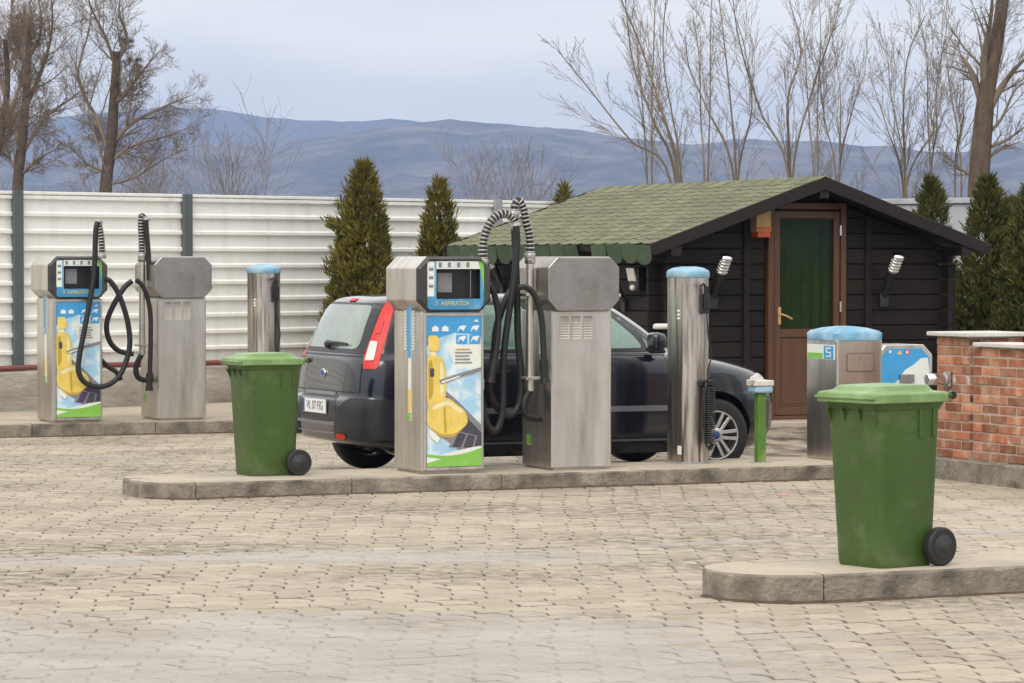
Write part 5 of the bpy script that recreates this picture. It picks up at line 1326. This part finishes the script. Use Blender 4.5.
# ================================================================== PLANTS
def thuja(px, Y, ztop, rad, seed, label, z0=0.0, mat='thuja', n=3600, side_twig=None, lean=0):
    rg = random.Random(seed); X = (px-512)/F*Y
    t = empty('thuja', (X, Y, z0), 0, label, 'thuja', 'conical thuja evergreens'); H = ztop - z0
    b = MB(); b.tube([(0,0,-.05),(0,0,H*.5),(0,0,H*.9)], [.05,.03,.008], 7); b.build('trunk', M['trunk_in'], t)
    b = MB()
    tops = [(0, 0, 1.0)] + [(rg.uniform(-.68,.68)*rad, rg.uniform(-.4,.4)*rad, rg.uniform(.66,.93)) for _ in range(6)]
    def rprof(h): return rad * (min(1, (h/.10))**.5 if h < .10 else 1) * (1-max(0, h-.12)/.88)**.62
    for i in range(n):
        c = tops[0] if rg.random() < .62 else tops[rg.randrange(1, 7)]
        h = 1-math.sqrt(rg.random())*.99 if rg.random() < .55 else rg.random()
        hh = h*c[2]; a = rg.uniform(0, 2*math.pi)
        lump = 1 + .36*noise.noise(Vector((math.cos(a)*1.9, math.sin(a)*1.9, h*H*2.1+seed)))
        k = (.55 + .5*math.sqrt(rg.random()))*lump
        scale = 1 if c is tops[0] else .62
        r_ = rprof(h)*k*scale; fade = 1-.75*h if c is not tops[0] else 1
        p = Vector((c[0]*(1-h*.3) + r_*math.cos(a), c[1]*(1-h*.3) + r_*math.sin(a), hh*H + .05*rg.random()))
        out = Vector((math.cos(a), math.sin(a), 0)); d0 = (out*rg.uniform(.15,.8) + Vector((0,0,1))).normalized()
        L_ = rg.uniform(.07,.15)*(1.25 if h > .85 else 1)
        for q in range(6):
            d = (d0 + Vector((rg.gauss(0,.38), rg.gauss(0,.38), rg.gauss(0,.25)))).normalized()
            s_ = d.cross(Vector((rg.gauss(0,1), rg.gauss(0,1), rg.gauss(0,1)))).normalized()*rg.uniform(.005,.011)
            e = p + d*L_*rg.uniform(.6,1.1); mid = p + d*L_*.5
            b.add([p, mid+s_, e, mid-s_], [(0,1,2,3)])
    if side_twig:
        for (dx_, dz_) in side_twig:
            for i in range(160):
                f = rg.random(); p = Vector((dx_*f, -.1, dz_ + .15*f*f)) + Vector((rg.gauss(0,.03),rg.gauss(0,.03),rg.gauss(0,.03)))
                for q in range(3):
                    d = (Vector((math.copysign(.5, dx_),0,.8)) + Vector((rg.gauss(0,.4), rg.gauss(0,.4), rg.gauss(0,.3)))).normalized(); s_ = d.cross(Vector((rg.gauss(0,1), rg.gauss(0,1), rg.gauss(0,1)))).normalized()*.012
                    b.add([p, p+d*.04+s_, p+d*.09, p+d*.04-s_], [(0,1,2,3)])
    b.build('foliage', M[mat], t)
    return t
thuja(364, 38.1, 2.80, .47, 11, 'tall brownish green thuja in front of the white fence above the car', .10, n=5600, side_twig=[(-.40,1.92)])
thuja(439, 39.3, 2.62, .41, 12, 'smaller brownish green thuja beside the tall one, left of the cabin roof', .10, n=3400)
thuja(563, 41.6, 2.63, .24, 13, 'thuja tip just showing above the cabin roof', .0, n=1800)
thuja(931, 38.0, 2.62, .42, 14, 'narrow green thuja behind the right eave of the cabin', 0, 'thuja_green', n=3600)
thuja(988, 34.9, 2.54, .47, 15, 'broad dark thuja right of the cabin above the brick pillar', 0, 'thuja_green', n=4800)
thuja(1009, 35.6, 2.35, .50, 17, 'low wide thuja filling the gap between the two right hand thujas', 0, 'thuja_green', n=3600)
thuja(1032, 34.3, 2.45, .52, 16, 'dark thuja at the right picture edge behind the brick wall', 0, 'thuja_green', n=4800)

# bare trees
class Tree:
    def __init__(s, seed): s.r = random.Random(seed); s.tr = MB(); s.cr = MB()
    def limb(s, p, d, L_, r0, lvl, maxl, P):
        rg = s.r; n = max(2, int(L_/P['seg'][min(lvl, len(P['seg'])-1)])); pts = [Vector(p)]; dr = Vector(d).normalized(); dirs = [dr.copy()]
        for i in range(n):
            w_ = P['wob']*(.6+.25*lvl)
            dr = (dr + Vector((rg.gauss(0,w_), rg.gauss(0,w_), rg.gauss(0,w_*.7))) + Vector((0,0,P['up'])) ).normalized()
            pts.append(pts[-1] + dr*L_/n); dirs.append(dr.copy())
        end = P['tip'] if lvl else max(P['tip'], r0*P.get('trunk_end', .3))
        rad = [r0 + (end-r0)*(i/n)**.8 for i in range(n+1)]
        sides = 9 if lvl == 0 else (6 if lvl == 1 else (4 if lvl == 2 else 3))
        (s.tr if lvl == 0 else s.cr).tube(pts, rad, sides, 0, cap=lvl < 1)
        s.kids(pts, dirs, rad, L_, lvl, maxl, P)
    def kids(s, pts, dirs, rad, L_, lvl, maxl, P):
        if lvl >= maxl: return
        rg = s.r; n = len(pts)-1; cnt = P['kids'][min(lvl, len(P['kids'])-1)]
        for k in range(cnt):
            f = P['start'][min(lvl, len(P['start'])-1)]; f = f + (1-f)*((k+rg.random())/cnt); x = f*n; i = min(int(x), n-1)
            p = pts[i].lerp(pts[i+1], x-i); d = dirs[i+1]
            side_ = d.cross(Vector((rg.gauss(0,1), rg.gauss(0,1), rg.gauss(0,.6)))); side_ = side_.normalized() if side_.length > .01 else Vector((1,0,0))
            a = R(rg.uniform(*P['ang'])); nd_ = (d*math.cos(a) + side_*math.sin(a)).normalized()
            r1 = min(rad[i]*.75, max(P['tip'], rad[i]*rg.uniform(.24,.5))); L1 = L_*rg.uniform(*P['len'])*(1.15-.55*f)
            s.limb(p, nd_, L1, r1, lvl+1, maxl, P)
    def done(s, loc, label, group, m1, m2):
        o = empty('bare_tree', loc, 0, label, 'tree', group); s.tr.build('trunk', M[m1], o); s.cr.build('crown', M[m2], o); return o
def at_px(x, y, Y): return Vector(((x-512)/F*Y, Y, HC-(y-HY)/F*Y))
def trunk_tree(seed, Y, path, r0, r1, limbs, P, label, m1, m2, maxl=4, extra=0):
    """path and limbs: photo pixels at distance Y; limbs get some depth of their own"""
    T = Tree(seed); rg = T.r; X0 = at_px(path[0][0], path[0][1], Y); loc = Vector((X0.x, Y, 0))
    pts = smooth_path([at_px(x, y, Y)-loc for x, y in path], 6); pts.insert(0, Vector((pts[0].x, 0, -.3)))
    n = len(pts)-1; rad = [r0+(r1-r0)*(i/n) for i in range(n+1)]
    T.tr.tube(pts, rad, 10, 0)
    dirs = [(pts[min(i+1,n)]-pts[max(0,i-1)]).normalized() for i in range(n+1)]
    for L_ in limbs:
        rr = L_[0]; dep = rg.uniform(-1,1); lp = smooth_path([at_px(x, y, Y)-loc + Vector((0, dep*.9*k*k*.25, 0)) for k, (x, y) in enumerate(L_[1:])], 5); m_ = len(lp)-1
        T.cr.tube(lp, [rr*(1-i/m_)+P['tip']*1.3*(i/m_) for i in range(m_+1)], 6, 0)
        ld = [(lp[min(i+1,m_)]-lp[max(0,i-1)]).normalized() for i in range(m_+1)]; ln_ = sum((lp[i+1]-lp[i]).length for i in range(m_))
        T.kids(lp, ld, [rr*(1-i/m_)+P['tip'] for i in range(m_+1)], ln_*.75, 1, maxl, P)
    PK = dict(P); PK['kids'] = [extra]+P['kids'][1:]
    if extra: T.kids(pts, dirs, [x*.16 for x in rad], P['klen'], 0, maxl, PK)
    return T.done(loc, label, 'bare winter trees beyond the fences', m1, m2)
PL = dict(seg=[.5,.35,.25,.2], wob=.07, up=.05, tip=.0038, kids=[14,15,10,5], start=[.3,.10,.1,.1], ang=(20,58), len=(.34,.66), klen=2.6)
trunk_tree(21, 90, [(106,262),(106,190),(112,140),(115,95),(118,52)], .20,.11,
  [(.09,(114,105),(128,92),(146,72),(168,52)),(.09,(109,150),(130,125),(160,108),(196,92)),(.07,(108,150),(98,120),(84,95),(78,70),(90,20),(84,-20)),(.06,(117,70),(108,40),(96,10),(88,-30)),(.07,(117,62),(128,40),(120,10),(128,-25)),
   (.06,(108,165),(130,148),(165,138),(198,128)),(.05,(107,172),(90,165),(70,145)),(.045,(107,185),(135,178),(165,160),(190,150)),(.05,(107,170),(96,140),(88,118),(80,100))], PL,
  'bare tree with broken top behind the white fence, second from the left', 'bark_far', 'twig', 4, 6)
trunk_tree(22, 82, [(18,262),(18,190),(24,130),(28,80),(30,30)], .17,.07,
  [(.08,(22,150),(8,110),(-8,60),(-12,0)),(.07,(25,110),(44,70),(58,30),(62,-20)),(.07,(28,70),(14,30),(18,-20)),(.06,(20,160),(44,120),(70,100),(84,88)),(.06,(29,60),(42,30),(36,-20)),(.05,(18,178),(40,160),(62,150)),(.05,(22,140),(4,125),(-20,110)),(.06,(19,170),(2,150),(-14,128))], PL,
  'leftmost bare tree with dense twigs behind the white fence', 'bark_far', 'twig', 4, 6)
trunk_tree(23, 75, [(-14,262),(-10,190),(0,140),(8,90),(6,40)], .13,.05,
  [(.06,(-4,160),(14,130),(34,112)),(.06,(2,130),(22,84),(30,30)),(.05,(7,90),(-8,50),(-6,0)),(.05,(7,80),(20,40),(40,0))], PL, 'slender bare tree cut by the left picture edge', 'bark_far', 'twig', 4, 4)
PB = dict(PL); PB['up'] = .10
for sd, x, lab in ((31, 60, 'low bare bush between the two left trees'), (32, 158, 'low bare bush right of the broken topped tree')):
    T = Tree(sd); loc = at_px(x, 200, 80); loc.z = 0
    for q in range(9): T.limb((T.r.gauss(0,.3), T.r.gauss(0,.3), 0), (T.r.gauss(0,.4), T.r.gauss(0,.3), 1), T.r.uniform(2.4,3.9), .03, 1, 3, PB)
    T.tr.tube([(0,0,-.2),(0,0,.5)], .05, 6); T.done(loc, lab, 'bare winter trees beyond the fences', 'bark_far', 'twig')
for sd, x, h in ((33, 238, 3.6), (34, 500, 3.0)):
    T = Tree(sd); loc = at_px(x, 200, 85); loc.z = 0
    for q in range(4): T.limb((T.r.gauss(0,.3), T.r.gauss(0,.3), 0), (T.r.gauss(0,.12), 0, 1), T.r.uniform(.85,1.1)*h+.8, .02, 1, 3, PB)
    T.tr.tube([(0,0,-.2),(0,0,.5)], .04, 6)
    T.done(loc, 'thin bare sapling above the fence left of the tall thuja' if sd == 33 else 'thin bare sapling above the fence beside the front hoses', 'bare winter trees beyond the fences', 'bark_far', 'twig')
# tall multi-stemmed growth behind the cabin
PS = dict(seg=[.4,.3,.25,.2], wob=.03, up=.035, tip=.003, kids=[15,6,3,1], start=[.2,.12,.15,.1], ang=(12,34), len=(.22,.58), klen=1.8)
def clump(seed, Y, base, stems, label):
    T = Tree(seed); loc = at_px(base, 200, Y); loc.z = 0
    for r0, pts in stems:
        lp = smooth_path([at_px(x, y, Y)-loc + Vector((0, T.r.uniform(-.25,.25)*k, 0)) for k, (x, y) in enumerate([(base, 262+95)] + pts)], 7); m_ = len(lp)-1
        rad = [.50*r0*(1-i/m_)+.006*(i/m_) for i in range(m_+1)]; T.tr.tube(lp, rad, 7, 0)
        dirs = [(lp[min(i+1,m_)]-lp[max(0,i-1)]).normalized() for i in range(m_+1)]
        T.kids(lp, dirs, [q_*.75 for q_ in rad], 3.2, 0, 3, PS)
    return T.done(loc, label, 'bare winter trees beyond the fences', 'twig_pale', 'twig_pale')
clump(41, 62, 682, [(.085,[(678,182),(660,110),(640,40),(612,-20)]),(.075,[(676,182),(652,120),(632,60),(622,-20)]),(.06,[(670,180),(630,140),(590,90),(556,52)]),(.05,[(682,182),(664,60),(668,-20)])], 'leftmost bare multi stemmed tree behind the cabin roof, leaning left')
clump(42, 66, 735, [(.06,[(735,182),(730,110),(722,40),(718,-20)]),(.06,[(733,180),(706,110),(690,70),(684,40)]),(.05,[(738,182),(750,110),(744,50),(728,0)])], 'slim bare multi stemmed tree behind the cabin ridge')
clump(43, 60, 790, [(.075,[(790,178),(786,100),(800,50),(784,-20)]),(.06,[(788,178),(760,110),(738,40),(728,-20)]),(.055,[(792,178),(812,90),(830,30),(846,-10)])], 'tallest bare multi stemmed tree right of the cabin ridge')
clump(44, 64, 836, [(.05,[(836,182),(826,120),(816,70)]),(.05,[(838,182),(850,110),(868,70)]),(.04,[(838,182),(840,100),(838,60)])], 'lower bare multi stemmed tree between the cabin ridge and the big trunk')
clump(45, 58, 905, [(.06,[(905,190),(900,120),(905,60),(918,20)]),(.05,[(903,190),(884,130),(872,70)]),(.04,[(906,190),(930,130),(944,80)]),(.04,[(905,190),(892,100),(890,50)])], 'bare multi stemmed tree just left of the big trunk')
for sd_, Yd, bx_, tops_, lb_ in ((48, 68, 706, [(698,60),(712,20)], 'thin upright bare tree between the first two clumps behind the roof'),
    (52, 66, 815, [(820,40),(808,80)], 'thin upright bare tree just right of the tallest clump'), (54, 62, 930, [(926,60),(936,90)], 'thin upright bare tree above the narrow thuja'), (55, 60, 958, [(952,90),(962,110)], 'thin bare sapling beside the big trunk'),
    (56, 64, 650, [(640,80),(655,30)], 'thin upright bare tree inside the leaning clump')):
    clump(sd_, Yd, bx_, [(.045, [(bx_+(tx_-bx_)*.3, 180), (bx_+(tx_-bx_)*.6, (180+ty_)/2), (tx_, ty_), (tx_+(tx_-bx_)*.4, ty_-50)]) for tx_, ty_ in tops_], lb_)
PT_ = dict(seg=[.4,.3,.25,.2], wob=.05, up=.04, tip=.0035, kids=[10,9,5,3], start=[.3,.2,.15,.1], ang=(18,48), len=(.35,.7), klen=2.6)
trunk_tree(51, 58, [(980,262),(978,195),(983,120),(988,80),(996,40),(1004,-20)], .22,.10,
  [(.10,(986,92),(982,60),(986,20),(984,-30)),(.10,(984,110),(972,72),(963,50)),(.085,(988,110),(1004,82),(1022,60),(1050,40)),(.045,(981,140),(1000,120),(1016,88),(1040,80)),(.035,(979,165),(1000,150),(1024,140)),(.05,(979,180),(960,168),(944,150)),(.05,(980,150),(1006,140),(1030,122))], PT_,
  'big bare trunk with broken limb at the upper right', 'bark', 'twig_pale', 4, 3)

# scrap of red ribbon on the paving
p = gp(786, 497); t = empty('red_scrap', (p.x, p.y, .004), .3, 'scrap of red ribbon lying on the paving in front of the middle island', 'litter')
b = MB(); q_ = [(-.05,0,.001),(-.02,.03,.008),(.01,.02,.003),(.05,.05,.008)]
b.loft([[(x, y, z), (x+.006, y+.025, z+.003)] for x, y, z in q_], 0, False, False, True, close=False); b.build('ribbon', M['red_lens'], t)

# ================================================================== HAZE
M['haze'] = bpy.data.materials.new('haze'); M['haze'].use_nodes = True
t = M['haze'].node_tree; t.nodes.clear(); pv = t.nodes.new('ShaderNodeVolumePrincipled'); ou = t.nodes.new('ShaderNodeOutputMaterial')
pv.inputs['Color'].default_value = (.47,.62,1.0,1); pv.inputs['Density'].default_value = 2.0e-4; pv.inputs['Anisotropy'].default_value = 0
t.links.new(pv.outputs[0], ou.inputs['Volume'])
hz = MB(); hz.box(-5200, 5200, -5100, 6500, -5, 300)
tag(hz.build('haze', M['haze']), 'pale blue haze over the far hills', None, None, 'stuff')
